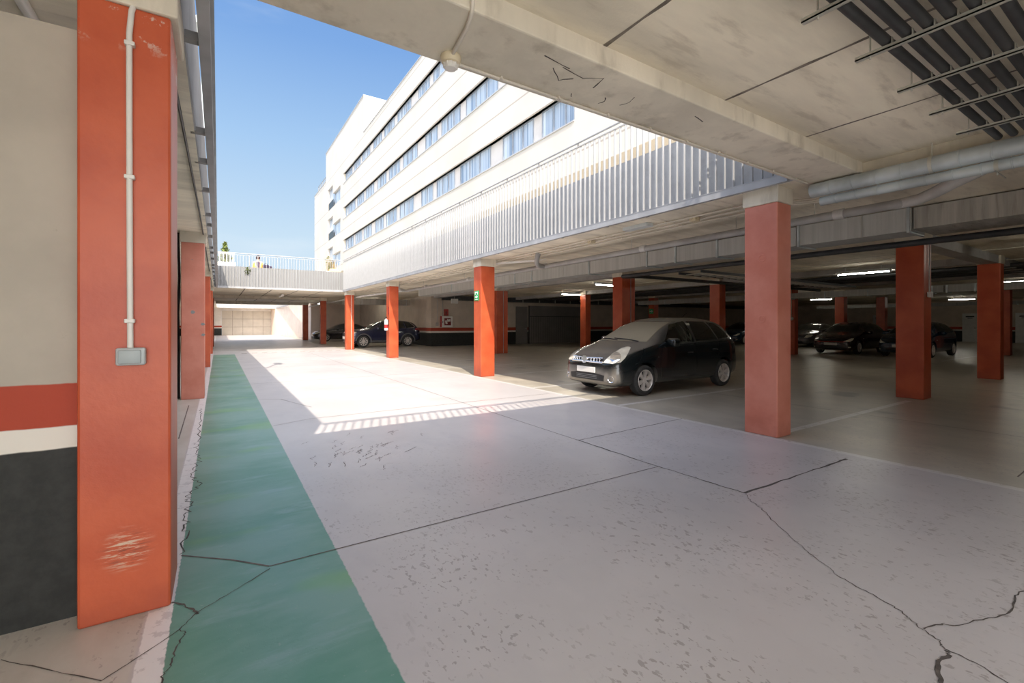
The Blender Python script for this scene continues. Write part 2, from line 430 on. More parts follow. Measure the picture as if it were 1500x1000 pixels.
fl.ribbon([(-.15, 2.61), (-.13, 2.56), (-.16, 2.47), (-.16, 2.36), (-.19, 2.3), (-.19, 2.2)], .006, .002, .008, 6)
fl.ribbon([(-.25, 9.12), (-.21, 8.4), (-.21, 6.66), (-.22, 6.3), (-.17, 5.64), (-.21, 5.15), (-.13, 4.88), (-.2, 4.58), (-.2, 4.3), (-.19, 3.9), (-.2, 3.45)], .010, .002, .03, 9)
for i in range(46):   # fan of small crazing scratches beside the walkway
    x = random.gauss(1.32, .28); y = random.gauss(5.2, .35); a = random.uniform(.2, 1.2)
    fl.mi = 2; fl.ribbon([(x, y), (x+.06*math.cos(a), y+.10*math.sin(a)), (x+.10*math.cos(a), y+.18*math.sin(a))], .006, .002, .02, 4)
fl.mi = 3
for i in range(12): fl.box(.9+i*.42, 24.62, .0, 1.12+i*.42, 24.76, .003)
struct(fl.build('floor', [M['floor'], M['crack'], M['joint'], M['drain']], None, False, False))

# near bay: recessed ceiling of planks and the edge beam above the camera
nc = MB(); nc.box(-.2, -2.6, 3.23, 6.25, 2.2, 3.5)
nc.mi = 1
for xx in (.78, 2.12, 3.46, 4.80): nc.ribbon([(xx, -2.6), (xx, 2.17)], .030, 3.2285, .004, 30)
struct(nc.build('ceiling', [M['ceil'], M['seam']], None, False, False))
nb = MB(); nb.bbox(-.2, 2.17, 3.10, 6.115, 2.72, 3.5, .012, 2)
nb.mi = 1
marks = [[(1.85, 2.37), (1.98, 2.47), (2.05, 2.40)], [(1.90, 2.33), (2.1, 2.36), (2.22, 2.28), (2.25, 2.42)], [(2.6, 2.35), (2.63, 2.43), (2.60, 2.5)], [(2.42, 2.47), (2.46, 2.52), (2.44, 2.57)], [(2.17, 2.56), (2.2, 2.6)], [(1.72, 2.29), (1.95, 2.32)], [(3.25, 2.3), (3.4, 2.33)]]
for q in marks: nb.ribbon(q, .009, 3.0985, .004, 3)
struct(nb.build('ceiling_beam', [M['beam'], M['crack']], None, False, False))
sbox('ceiling_side_beam', M['beam'], 6.12, -9, 3.10, 6.7, 2.72, 3.5)
# the slabs around the two courts
sbox('ceiling_right', M['ceil'], 5.80, 2.72, 3.12, 48.3, 43.0, 3.5)
sbox('ceiling_right', M['ceil'], 6.7, -9, 3.12, 48.3, 2.72, 3.5)
sbox('ceiling_right', M['ceil'], 6.82, 43.0, 3.12, 12.3, 64, 3.5)
sbox('ceiling_left', M['ceil'], -6.0, -2.6, 3.12, -.2, 2.72, 3.5)
sbox('ceiling_left', M['ceil'], -6.0, -9, 3.12, -3.0, -2.6, 3.5)
sbox('ceiling_right', M['ceil'], 3.2, -9, 3.12, 6.12, -2.6, 3.5)  # unseen slab added to keep light from behind off the right side
sbox('ceiling_left', M['ceil'], -6.0, 2.72, 3.12, -.18, 64, 3.5)
sbox('ceiling_bridge', M['ceil'], -.18, 25.78, 3.12, 5.80, 41.5, 3.5)
bs = MB()
for xx in (1.1, 2.3, 3.5, 4.7): bs.ribbon([(xx, 25.8), (xx, 40.7)], .05, 3.118)
struct(bs.build('ceiling_seam', M['seam']))
sbox('ceiling_beam', M['beam'], -.18, 40.9, 2.90, 5.8, 41.5, 3.12)
sbox('ceiling_beam', M['beam'], -.18, 33.0, 2.96, 5.8, 33.4, 3.12)
sbox('ceiling_far', M['ceil'], -.18, 59.5, 3.12, 6.9, 64, 3.5)
sbox('ceiling_beam', M['conc'], 11.35, 2.97, 2.92, 48, 3.30, 3.12)
sbox('ceiling_beam', M['conc'], 11.0, 10.45, 2.94, 11.3, 25.8, 3.12)
for xx in (16.35, 21.8, 27.1):
    sbox('ceiling_beam', M['conc'], xx, 3.3, 2.94, xx+.35, 25.8, 3.12)
for i, xx in enumerate((8.0, 9.5, 12.6, 14.1)):   # plank joints of the bay ceilings
    struct(MB().ribbon([(xx, 3), (xx, 25.5)], .03, 3.118, .004, 40).build('ceiling_seam', M['seam'], None, False, False))
# walls
sbox('wall_left', M['stripe'], -5.4, 3.0, 0, -.55, 3.16, 2.84)
sbox('wall_left_outer', M['stripe_light'], -5.6, -9, 0, -5.4, 64, 3.12)
sbox('wall_back', M['stripe_back'], 10.85, 25.9, 0, 48.0, 26.7, 3.12)
sbox('wall_back_side', M['stripe_back'], 11.0, 26.7, 0, 11.25, 43, 3.12)
sbox('wall_back_far', M['plain'], 6.80, 43.0, 0, 11.25, 43.2, 3.12)
struct(MB().prism([(5.36, 62.2, 0), (6.80, 43.0, 0), (7.05, 43.2, 0), (5.6, 62.2, 0)], (0, 0, 3.25)).build('wall_court', M['plain']))
gw = MB()
gw.box(-5.4, 62.2, 0, .32, 62.5, 3.12); gw.box(5.56, 62.2, 0, 8, 62.5, 3.12); gw.box(.32, 62.2, 2.88, 5.56, 62.5, 3.12)
struct(gw.build('wall_far', M['stripe_light']))
sbox('wall_right', M['stripe_back'], 48.0, -9, 0, 48.3, 26.7, 3.12)
sbox('wall_light_block_front', M['stripe'], 3.2, -9.3, 0, 48.3, -9, 3.12)  # unseen wall added to keep the right of the garage dark
sbox('wall_light_block_side', M['stripe'], 3.2, -9, 0, 3.4, -3.4, 3.12)  # unseen wall added to block light coming from behind the camera
# gate at the far end: grid of cream panels
g = MB(); g.box(.33, 62.24, 0, 5.55, 62.34, 2.87); g.mi = 1
for i in range(1, 5): g.box(.33+i*1.044-.02, 62.22, 0, .33+i*1.044+.02, 62.24, 2.87)
for zz in (.95, 1.9): g.box(.33, 62.22, zz-.02, 5.55, 62.24, zz+.02)
struct(g.build('door_1', [M['gate'], M['gate_gap']]), 'cream panelled garage gate at the far end of the second court')
g = MB(); g.bbox(17.0, 25.84, 0, 17.95, 25.90, 2.55, .01); g.box(17.0, 25.83, 2.05, 17.95, 25.845, 2.08)
d2 = struct(g.build('door_2', M['grey_door']))
MB().tube([(17.85, 25.84, 1.05), (17.85, 25.79, 1.05), (17.72, 25.79, 1.05)], .012).build('door_handle', M['galv'], d2)
g = MB(); g.box(18.05, 25.82, 0, 22.8, 25.90, 2.62)
g.mi = 1
g.box(18.05, 25.80, 1.86, 22.8, 25.82, 1.90); g.box(18.02, 25.80, 0, 18.10, 25.82, 2.62); g.box(22.75, 25.80, 0, 22.83, 25.82, 2.62)
for i in range(1, 24): g.box(18.05+i*.2-.006, 25.812, 0, 18.05+i*.2+.006, 25.82, 1.86)
struct(g.build('door_3', [M['grey_door'], M['dark']]))
for n, (y0, y1, z0, z1) in enumerate(((9.75, 10.62, 0, 2.15), (6.9, 7.85, 0, 2.15), (15.5, 16.3, 0, 2.1))):
    g = MB(); g.bbox(47.94, y0, z0, 48.0, y1, z1, .01); dd = struct(g.build('door_%d' % (n+4), M['white']))
    g = MB(); g.box(47.925, y0+.2, z1-.28, 47.94, y1-.2, z1-.2); g.box(47.925, y0+.3, z1-.38, 47.94, y1-.3, z1-.33); g.build('door_plate', M['blk'], dd)
    MB().tube([(47.94, y0+.08, 1.05), (47.88, y0+.08, 1.05), (47.88, y0+.2, 1.05)], .015).build('door_handle', M['blk'], dd)

# terrace parapets on top of the slabs
sbox('wall_parapet_near', M['parapet'], -.2, 2.54, 3.5, 5.8, 2.70, 4.15)
sbox('wall_parapet_left', M['parapet'], -.36, 2.73, 3.13, -.17, 25.76, 4.15)
sbox('wall_parapet_right', M['parapet'], 5.79, 2.73, 3.13, 5.98, 42.9, 4.15)
sbox('wall_parapet_bridge', M['white_wall'], -.16, 25.77, 3.13, 5.78, 25.97, 4.17)
sbox('wall_parapet_far', M['white_wall'], -.36, 59.55, 3.5, 6.8, 59.7, 4.15)

# ------------------------------------------------------------------ slat screens
def slat_screen(label, origin, axis, length, zlow, zhigh, loff, npart=100, fascia=True, outward=-1, start=0.0):
    """axis 'Y': runs along +Y from origin ; axis 'X': along +X"""
    root = thing('slat_screen', label, 'railing', origin)
    def bx(mb, a0, a1, d0, d1, z0, z1):
        if axis == 'Y': mb.box(d0, a0, z0, d1, a1, z1)
        else: mb.box(a0, d0, z0, a1, d1, z1)
        return mb
    o = outward
    if fascia:
        m = MB(); bx(m, 0, length, -.03, .03, zlow, zlow+.09); bx(m, 0, length, -.034, .05, zlow+.09, zlow+.10); m.build('bottom_channel', M['channel'], root)
    m = MB(); bx(m, 0, length, -.02, .02, zhigh-.09, zhigh-.075); m.build('top_plate', M['slat'], root)
    m = MB(); n = max(2, int(length/1.25)+1)
    pts = [((0, i*length/20, zhigh) if axis == 'Y' else (i*length/20, 0, zhigh)) for i in range(21)]
    m.tube(pts, .018, 8); m.build('handrail', M['slat'], root, 40)
    for i in range(n):
        a = min(length-.03, max(.03, i*1.25)); m = MB(); bx(m, a-.012, a+.012, -.01, .01, zhigh-.09, zhigh)
        m.build('rail_post', M['bracket'], root)
    if fascia:
        br = None
        for i in range(n):
            a = .6+i*1.25+(.35 if i % 3 == 1 else 0)
            if a > length-.1: break
            if br is None:
                m = MB(); bx(m, -.03, .03, -o*.02 if o < 0 else -.14, .14 if o < 0 else -.02, zlow+.02, zlow+.07); br = m.build('bracket', M['bracket'], root)
                src = br
            else: src = dup(br, root)
            src.location = (0, a, 0) if axis == 'Y' else (a, 0, 0)
    z0 = zlow+.10 if fascia else zlow; z1 = zhigh-.08
    m = MB()
    if axis == 'Y': m.box(-.02, -.0075, z0, .02, .0075, z1)
    else: m.box(-.0075, -.02, z0, .0075, .02, z1)
    first = m.build('slat', M['slat'], root)
    N = int(length/.125); order = list(range(N)); k = 0; rest = MB()
    for i in order:
        a = .06+i*.125
        if i < npart:
            s = first if i == 0 else dup(first, root)
            s.location = (0, a, 0) if axis == 'Y' else (a, 0, 0)
        else:
            if axis == 'Y': rest.box(-.02, a-.0075, z0, .02, a+.0075, z1)
            else: rest.box(a-.0075, -.02, z0, a+.0075, .02, z1)
            k += 1
    if k: rest.build('slat', M['slat'], root)['kind'] = 'stuff'
    return root
slat_screen('long white vertical slat railing along the right side of the sunlit court', (5.68, 2.76, 0), 'Y', 22.95, 3.10, 4.80, 0)
slat_screen('white slat railing seen edge-on along the left side of the court', (-.07, 2.76, 0), 'Y', 22.95, 3.10, 4.80, 0, 100, True, 1)
slat_screen('white slat railing above the concrete beam overhead, striping the floor with shade', (-.05, 2.72, 0), 'X', 5.7, 3.5, 4.80, 0, 100, False)
slat_screen('white slat railing across the bridge at the far end of the sunlit court', (-.05, 25.70, 0), 'X', 5.7, 3.10, 4.80, 0)
slat_screen('white slat railing glimpsed under the bridge above the far garage gate', (-.05, 59.42, 0), 'X', 5.9, 3.10, 4.80, 0)
slat_screen('white slat railing on the right of the second court beyond the bridge', (5.62, 41.55, 0), 'Y', 17.8, 3.10, 4.80, 0)

# ------------------------------------------------------------------ columns
def column(x, y, w, d, h, label, mat='paint', cap=True):
    t = thing('concrete_column', label, 'column', (x+w/2, y+d/2, 0))
    m = MB(); m.bbox(-w/2, -d/2, 0, w/2, d/2, h, .012, 2); m.build('shaft', M[mat], t)
    if cap:
        m = MB(); m.bbox(-w/2-.015, -d/2-.015, h, w/2+.03, d/2+.02, 3.14, .012, 2); m.build('capital', M['beam'], t)
    return t
H0 = 2.92
cols = [
 (-.55, 2.85, .35, .42, 2.95, 'near orange pillar at left with a scuff and grey switch box', 'paint_scuffed'),
 (-.58, 10.35, .36, .42, H0, 'orange pillar with chipped white spots, second in the left row', 'paint_glare'),
 (-.58, 17.6, .36, .42, H0, 'orange pillar third in the left row along the green walkway', 'paint'),
 (-.58, 25.2, .36, .42, H0, 'orange pillar fourth in the left row, where the bridge begins', 'paint'),
 (-.58, 32.7, .36, .42, H0, 'orange pillar fifth in the left row, beneath the bridge', 'paint'),
 (5.79, 2.94, .33, .42, H0, 'large salmon pillar nearest on the right, in front of the black car tail', 'paint_glare'),
 (5.80, 10.50, .42, .40, H0, 'sunlit orange pillar with the green exit sign', 'paint'),
 (5.84, 18.25, .38, .40, H0, 'sunlit orange pillar carrying the fire extinguisher', 'paint'),
 (5.74, 25.2, .40, .40, H0, 'sunlit orange pillar at the corner of court and bridge', 'paint'),
 (5.80, 32.8, .36, .40, H0, 'shaded red pillar under the bridge hiding the nose of the dark car', 'paint'),
 (5.90, 41.1, .40, .40, H0, 'dark maroon pillar at the far edge of the bridge', 'paint'),
 (10.95, 2.94, .40, .42, H0, 'big orange pillar with a white box, right of the large salmon pillar', 'paint'),
 (16.42, 2.94, .34, .42, H0, 'orange pillar nearest the right edge of the view', 'paint'),
 (10.95, 10.42, .60, .42, H0, 'wide orange double pillar behind the black car bonnet', 'paint'),
 (16.25, 10.42, .40, .42, H0, 'orange pillar behind the roof rear of the black car', 'paint'),
 (21.75, 10.3, .32, .42, H0, 'orange pillar with a hanging switch seen right beside the large salmon pillar', 'paint'),
 (27.0, 10.4, .40, .42, H0, 'orange pillar behind the roof of the dark burgundy car', 'paint'),
 (32.3, 10.4, .40, .42, H0, 'dim maroon pillar at the back between the burgundy car and big orange pillar', 'paint'),
 (10.82, 18.1, .62, .42, H0, 'orange double pillar with a grey conduit behind the exit-sign pillar', 'paint'),
 (16.3, 18.1, .36, .42, H0, 'orange pillar in front of the grey roller door', 'paint'),
 (21.7, 18.1, .38, .42, H0, 'orange pillar with a small green sign above the black car roof', 'paint'),
 (29.0, 4.9, .40, .42, H0, 'dim maroon pillar at the far right behind the nearest right-edge pillar', 'paint'),
]
col_objs = [column(*c) for c in cols]
# chipped patches on the second left pillar (bare plaster)
for (dx, z, r) in ((.0, 1.62, .04), (.15, 1.40, .035), (.16, 1.20, .035), (-.01, 2.6, .012)):
    m = MB(); n = 12
    q = [m.bm.verts.new((dx+r*random.uniform(.6, 1.2)*math.cos(2*PI*k/n), -.2115, z+r*random.uniform(.5, 1.0)*math.sin(2*PI*k/n))) for k in range(n)]
    m.face(q); r2 = bmesh.ops.extrude_face_region(m.bm, geom=m.bm.faces[:])
    for v in r2['geom']:
        if isinstance(v, bmesh.types.BMVert): v.co.y += .004
    m.build('chipped_patch', M['white_wall'], col_objs[1])['label'] = 'bare white plaster chip'
for z in (2.24, 1.47):
    MB().lathe([(.032, -.001), (.036, .006), (.046, .006), (.050, -.001)], 24, Matrix.Translation((-.165, -.02, z)) @ Matrix.Rotation(-PI/2, 4, 'Y')).build('plug_ring', M['paint_glare'], col_objs[5], 50)
# conduit lines that belong to the pillars they run down
for ci, xo, yo in ((13, .09, -.222), (18, .06, -.222), (8, .05, -.212)):
    MB().tube([(xo, yo, 0.02), (xo, yo, 2.92)], .012, 8).build('conduit', M['pvc'] if ci != 8 else M['conduit'], col_objs[ci])

# ------------------------------------------------------------------ fittings on the near pillar
t = thing('switch_box', 'grey surface switch box on the near left pillar with its white conduit', 'switch', (-.352, 2.85, 1.26))
MB().bbox(-.056, -.045, -.042, .056, 0, .042, .01, 3).build('housing', M['box_rim'], t, 40)
MB().bbox(-.046, -.056, -.034, .040, -.04, .032, .006, 2).build('rocker_cover', M['box_grey'], t, 40)
m = MB(); m.tube([(-.004, -.016, .04), (-.006, -.016, .5), (-.008, -.016, 1.2), (-.008, -.016, 1.55), (.0, -.012, 1.66), (.012, .02, 1.74), (.012, .05, 1.83)], .0125, 10)
m.build('conduit', M['white_plastic'], t, 40)
for zz in (.17, .86, 1.50):
    MB().bbox(-.026, -.034, zz-.010, .014, 0, zz+.010, .004).build('clip', M['white_plastic'], t)

# detector on the beam with its conduits
t = thing('smoke_detector', 'round cream detector on the underside of the overhead beam', 'detector', (1.23, 2.62, 3.10))
MB().lathe([(0, 0), (.062, 0), (.066, -.012), (.064, -.03), (.055, -.045), (.030, -.05)], 28).build('base', M['cream_plastic'], t, 40)
m = MB(); m.lathe([(.040, -.046), (.044, -.052), (.044, -.070), (.036, -.080), (.0, -.084)], 24)
for k in range(10):
    a = 2*PI*k/10; m.tube([(.047*math.cos(a), .047*math.sin(a), -.05), (.043*math.cos(a), .043*math.sin(a), -.074)], .004, 5)
m.build('sensor_head', M['white_plastic'], t, 40)
t = tag(MB().tube([(1.22, 2.58, 3.085), (1.18, 2.3, 3.085), (1.15, 2.19, 3.09), (1.14, 2.155, 3.12), (1.13, 2.14, 3.20), (1.12, 2.0, 3.215), (1.0, 1.0, 3.215), (.9, -.5, 3.215)], .012, 10).build('conduit', M['conduit'], None, 40), 'pale conduit curving from the beam detector over the beam towards the viewer', 'conduit')
t = thing('conduit', 'thin conduit clipped along the outer edge of the overhead beam', 'conduit', (0, 0, 0))
MB().tube([(1.3, 2.655, 3.088), (2.5, 2.66, 3.088), (4, 2.655, 3.088), (5.9, 2.655, 3.088)], .010, 8).build('tube', M['conduit'], t, 40)
cl = None
for i in range(9):
    if cl is None:
        cl = MB().bbox(-.009, -.02, -.016, .009, .02, .006, .003).build('clip', M['conduit'], t); s = cl
    else: s = dup(cl, t)
    s.location = (1.62+i*.5, 2.655, 3.094)

# ------------------------------------------------------------------ ceiling services over the near bay
g0 = None
for i in range(10):
    y = 1.07-.095*i
    if g0 is None:
        g0 = MB().tube([(1.4, 0, 0), (3, 0, .004), (4.5, 0, 0), (5.90, 0, 0)], .029, 14).build('cable_pipe', M['blackpipe'], None, 40); s = g0
    else: s = dup(g0)
    s.location = (0, y, 3.095)
    nm = ['outermost', 'second', 'third', 'fourth', 'fifth', 'sixth', 'seventh', 'eighth', 'ninth', 'tenth'][i]
    tag(s, 'black ceiling pipe, %s of the parallel pipes counted from the court side' % nm, 'pipe', 'black pipes under the near ceiling')
hs = []
for i, x in enumerate((1.98, 2.66, 3.33, 4.02, 4.67, 5.35)):
    nm = ['first', 'second', 'third', 'fourth', 'fifth', 'sixth'][i]
    t = thing('pipe_hanger', 'steel strut hanger under the black ceiling pipes, %s from the top of the picture' % nm, 'bracket', (x, 0, 3.05), 'strut hangers under the black pipes')
    m = MB(); m.box(-.016, .02, -.012, .016, 1.22, -.004); m.box(-.016, .02, -.012, -.012, 1.22, .012); m.box(.012, .02, -.012, .016, 1.22, .012)
    m.build('strut', M['strut'], t)
    for yy in (1.145, .06):
        MB().tube([(0, yy, -.03), (0, yy, .185)], .005, 6).build('threaded_rod', M['strut'], t)
    for k in range(10):
        MB().box(-.012, 1.07-.095*k-.036, .012, .012, 1.07-.095*k-.030, .05).build('pipe_clip', M['strut'], t)

def ring_tube(mb, x, z, y0, y1, r, pitch, n=28):
    pts = []; y = y0; prof = [(0, y0), (r, y0)]
    while y < y1-pitch:
        y += pitch; prof += [(r, y-.007), (r+.004, y-.004), (r+.004, y+.004), (r, y+.007)]
    prof += [(r, y1), (0, y1)]
    mat = Matrix.Translation((x, 0, z)) @ Matrix.Rotation(-PI/2, 4, 'X')
    mb.lathe(prof, n, mat)
    return mb
t = thing('spiral_duct', 'larger upper round galvanised duct running along the right edge of the near bay', 'duct', (6.0, 0, 0))
ring_tube(MB(), 0, 3.005, -2.4, 2.65, .080, .22).build('tube', M['galv'], t, 30)
m = MB(); m.tube([(0, 1.55, 3.09), (0, 1.55, 3.22)], .006, 6); m.lathe([(.083, -.015), (.086, -.015), (.086, .015), (.083, .015)], 24, Matrix.Translation((0, 1.55, 3.005)) @ Matrix.Rotation(-PI/2, 4, 'X'), True)
m.build('hanger', M['strut'], t)
t = thing('spiral_duct', 'thinner lower round galvanised duct tucked under the larger one at right', 'duct', (6.03, 0, 0))
ring_tube(MB(), 0, 2.868, -2.4, 2.56, .052, .20).build('tube', M['galv'], t, 30)
m = MB(); m.tube([(.0, 1.1, 2.78), (.0, 1.1, 2.82)], .006, 6); m.lathe([(.054, -.015), (.057, -.015), (.057, .015), (.054, .015)], 24, Matrix.Translation((0, 1.1, 2.868)) @ Matrix.Rotation(-PI/2, 4, 'X'), True)
m.tube([(-.1, 1.1, 2.808), (.3, 1.1, 2.808)], .006, 6)
m.build('hanger', M['strut'], t)

# grey drain pipe on the right with an elbow
t = thing('drain_pipe', 'grey drain pipe running the length of the right slab, bending at the round ducts', 'pipe', (0, 0, 0))
MB().tube([(7.0, 1.95, 2.88), (7.0, 6, 2.87), (7.0, 12, 2.86), (7.0, 19.5, 2.85)], .058, 16).build('tube', M['pvc'], t, 40)
m = MB(); m.tube([(7.02, 2.15, 2.88), (6.98, 1.92, 2.885), (6.80, 1.72, 2.90), (6.62, 1.52, 2.93), (6.45, 1.3, 2.96), (6.34, 1.15, 2.99), (6.32, 1.1, 3.06), (6.32, 1.1, 3.12)], .064, 16)
m.build('elbow', M['pvc_light'], t, 40)
for yy in (2.75, 3.9, 6.1, 9.3, 13.5, 17.2):
    m = MB(); m.tube([(7.0, yy-.06, 2.878), (7.0, yy+.06, 2.878)], .068, 16); m.build('collar', M['pvc_light'], t, 40)
    MB().tube([(7.0, yy+.3, 2.93), (7.0, yy+.3, 3.13)], .006, 6).build('hanger', M['strut'], t)
MB().tube([(6.5, 8.9, 3.12), (6.5, 8.95, 3.0), (6.56, 9.05, 2.90), (6.7, 9.2, 2.86), (6.95, 9.3, 2.86)], .062, 14).build('branch_elbow', M['pvc'], t, 40)
MB().tube([(6.5, 19.0, 3.12), (6.5, 19.1, 2.98), (6.6, 19.3, 2.90), (6.95, 19.5, 2.86)], .062, 14).build('branch_elbow', M['pvc_light'], t, 40)
MB().tube([(6.9, 19.5, 2.86), (6.3, 24, 2.82), (6.2, 40, 2.75)], .05, 12).build('sloping_pipe', M['pvc_light'], t, 40)
# conduits under the right slab
for i, (x, z) in enumerate(((6.28, 3.09), (6.50, 3.09), (6.72, 3.09))):
    t = thing('conduit', 'thin pale conduit under the right slab, %s of three from the railing' % ['first', 'second', 'third'][i], 'conduit', (x, 0, z), 'pale conduits under the right slab')
    MB().tube([(0, 3.2, 0), (0, 10, .004), (0, 17, 0), (0, 24.5, 0)], .012, 8).build('tube', M['conduit'], t, 40)
    cl = None
    for k in range(14):
        s = cl = MB().bbox(-.012, -.01, -.016, .012, .01, .029, .003).build('clip', M['conduit'], t) if cl is None else dup(cl, t)
        s.location = (0, 3.6+k*1.4, 0)
for (x, y, lab) in ((6.42, 4.55, 'cream junction box on the conduits above the black car bonnet'), (6.42, 6.95, 'cream junction box on the conduits midway to the exit-sign pillar'), (6.42, 3.15, 'cream junction box tucked behind the top of the large salmon pillar')):
    t = thing('junction_box', lab, 'junction box', (x, y, 3.12))
    MB().bbox(-.06, -.06, -.075, .06, .06, 0, .01).build('housing', M['cream_plastic'], t)
    for a in ((-.075, 0), (.075, 0), (0, -.075), (0, .075)):
        MB().tube([(a[0]*.7, a[1]*.7, -.035), (a[0], a[1], -.035)], .014, 8).build('cable_gland', M['cream_plastic'], t)
for i in range(3):
    x = 6.38+.13*i
    tag(MB().tube([(x, 3.25, 3.06), (x+.06, 2.9, 3.03), (x+.09, 2.3, 3.03), (x+.09, 1.7, 3.03)], .013, 8).build('conduit', M['conduit'], None, 40), 'pale conduit fanning out under the round ducts, %s from the salmon pillar' % ['first', 'second', 'third'][i], 'conduit', 'conduits fanning out behind the salmon pillar')
for i in range(4):
    y = 9.85+.16*i
    tag(MB().tube([(6.25, y+.35, 3.02), (6.45, y+.1, 3.02), (7.0, y-.6, 3.04)], .012, 8).build('conduit', M['white_plastic'], None, 40), 'short white slanting conduit behind the top of the exit-sign pillar, %s in its fan' % ['first', 'second', 'third', 'fourth'][i], 'conduit', 'white conduits behind the exit-sign pillar')
t = tag(MB().bbox(6.05, 5.2, 3.06, 6.22, 5.75, 3.12, .01).build('ceiling_lamp', M['lamp_body']), 'small unlit ceiling lamp under the right slab near the railing', 'lamp')

# rectangular ducts
def rect_duct(label, x0, z0, w, h, y0, y1, flanges, mat='duct', group=None):
    t = thing('air_duct', label, 'duct', (x0, 0, z0), group)
    MB().box(0, y0, 0, w, y1, h).build('casing', M[mat], t)
    yy = y0+.6
    while yy < y1:
        MB().tube([(-.012, yy, -.01), (-.012, yy, 3.13-z0)], .006, 6).build('hanger', M['strut'], t); yy += 2.9
    for f in flanges:
        m = MB(); m.box(-.025, f-.018, -.025, w+.025, f+.018, 0); m.box(-.025, f-.018, h, w+.025, f+.018, h+.01); m.box(-.025, f-.018, 0, 0, f+.018, h); m.box(w, f-.018, 0, w+.025, f+.018, h)
        m.build('flange', M['galv'], t)
    return t
rect_duct('long grey rectangular duct along the right slab, left part beyond the salmon pillar', 8.5, 2.77, .55, .33, 4.0, 21.9, (4.5, 5.5, 6.5, 7.3, 9.3, 12, 13, 14.6, 18))
rect_duct('clean grey rectangular duct section right beside the salmon pillar', 8.48, 2.765, .57, .34, 2.42, 3.98, (2.45, 3.95))
rect_duct('stained rectangular duct section at the right edge of the view', 8.5, 2.79, .9, .31, -3, 2.40, (1.2, -.4), 'duct_old')
rect_duct('pale rectangular duct hung deep in the garage behind the salmon pillar', 21.3, 2.50, .4, .23, 5.2, 19, (5.5, 7.4, 8.9, 10.3, 12.2, 15, 17))
rect_duct('pale ribbed duct crossing behind the rightmost pillars', 21.3, 2.50, .4, .24, -4, 5.15, (5.1, 4.4, 2, 0))
rect_duct('narrow pale duct far back on the right near the white doors', 37.0, 2.46, .35, .20, -4, 16.0, (12, 9.7, 6))
t = thing('air_duct', 'dark rectangular duct hung along the back wall above the grey doors', 'duct', (0, 24.9, 2.80))
MB().box(11.3, 0, 0, 46, .45, .26).build('casing', M['dark'], t)
for i in range(12):
    MB().box(14.2+i*1.35, -.012, -.02, 14.24+i*1.35, 0, .32).build('hanger', M['strut'], t)
t = thing('air_duct', 'grey rectangular duct above the dark blue parked crossover', 'duct', (0, 29.3, 2.60))
MB().box(6.55, 0, 0, 10.8, .5, .36).build('casing', M['duct_old'], t)
for x in (7.6, 9.1, 10.5): MB().box(x, -.02, -.02, x+.03, .52, .38).build('flange', M['galv'], t)
# black pipes and cable tray inside
t = tag(MB().tube([(9.05, -3, 2.66), (9.05, 3, 2.66), (9.05, 8.6, 2.66), (9.3, 8.75, 2.68), (9.9, 8.75, 2.72), (20.5, 8.75, 2.74)], .05, 12).build('black_pipe', M['blackpipe'], None, 40), 'black pipe hung below the grey rectangular duct, turning into the garage', 'pipe')
t = thing('cable_tray', 'dark ladder cable tray with pale rungs above the black car roof', 'cable tray', (0, 0, 2.78))
m = MB(); m.box(10.9, 7.5, 0, 20.5, 7.54, .07); m.build('side_rail', M['dark'], t)
m = MB(); m.box(10.9, 8.2, 0, 20.5, 8.24, .07); m.build('side_rail', M['dark'], t)
rg = None
for i in range(26):
    s = rg = MB().box(-.025, 7.54, .0, .025, 8.2, .02).build('rung', M['strut'], t) if rg is None else dup(rg, t)
    s.location = (11.2+i*.36, 0, 0)
for i in range(4):
    tag(MB().tube([(17.6+i*.75, -3, 2.95), (17.6+i*.75, 10, 2.95), (17.6+i*.75, 24, 2.95)], .06, 10).build('black_pipe', M['blackpipe'], None, 40), 'black pipe under the ceiling deep in the garage, %s from the court' % ['nearest', 'second', 'third', 'farthest'][i], 'pipe', 'black pipes deep under the garage ceiling')
for i, (x, z) in enumerate(((14.9, 3.10), (17.2, 3.06))):
    tag(MB().tube([(x, -3, z), (x, 4, z), (x, 12, z), (x, 22, z)], .012, 8).build('conduit', M['conduit'], None, 40), 'thin pale conduit across the garage ceiling, %s' % ['nearer to the court', 'just before the lit tube lamp'][i], 'conduit', 'pale conduits on the garage ceiling')

# fluorescent lamps
def tube_lamp(loc, L, along, label):
    t = thing('fluorescent_lamp', label, 'lamp', loc, 'fluorescent lamps of the garage')
    m = MB(); m2 = MB()
    if along == 'Y':
        m.bbox(-.06, -L/2, -.03, .06, L/2, .05, .01); m2.tube([(0, -L/2+.03, -.05), (0, L/2-.03, -.05)], .017, 10)
        e = [MB().box(-.03, -L/2, -.085, .03, -L/2+.03, -.03), MB().box(-.03, L/2-.03, -.085, .03, L/2, -.03)]
    else:
        m.bbox(-L/2, -.06, -.03, L/2, .06, .05, .01); m2.tube([(-L/2+.03, 0, -.05), (L/2-.03, 0, -.05)], .022, 10)
        e = [MB().box(-L/2, -.03, -.085, -L/2+.03, .03, -.03), MB().box(L/2-.03, -.03, -.085, L/2, .03, -.03)]
    for q in (-L/3, L/3):
        m.tube([((0, q, .04) if along == 'Y' else (q, 0, .04)), ((0, q, 3.13-loc[2]) if along == 'Y' else (q, 0, 3.13-loc[2]))], .008, 6)
    m.build('housing', M['lamp_body'], t); m2.build('tube', M['lamp'], t, 40)
    for q in e: q.build('lamp_holder', M['lamp_body'], t)
    return t
tube_lamp((16.2, 5.75, 2.96), 1.35, 'Y', 'lit fluorescent tube between the salmon pillar and big orange pillar')
tube_lamp((15.7, 18.6, 2.98), 1.3, 'X', 'lit fluorescent tube beside the pillar by the grey roller door')
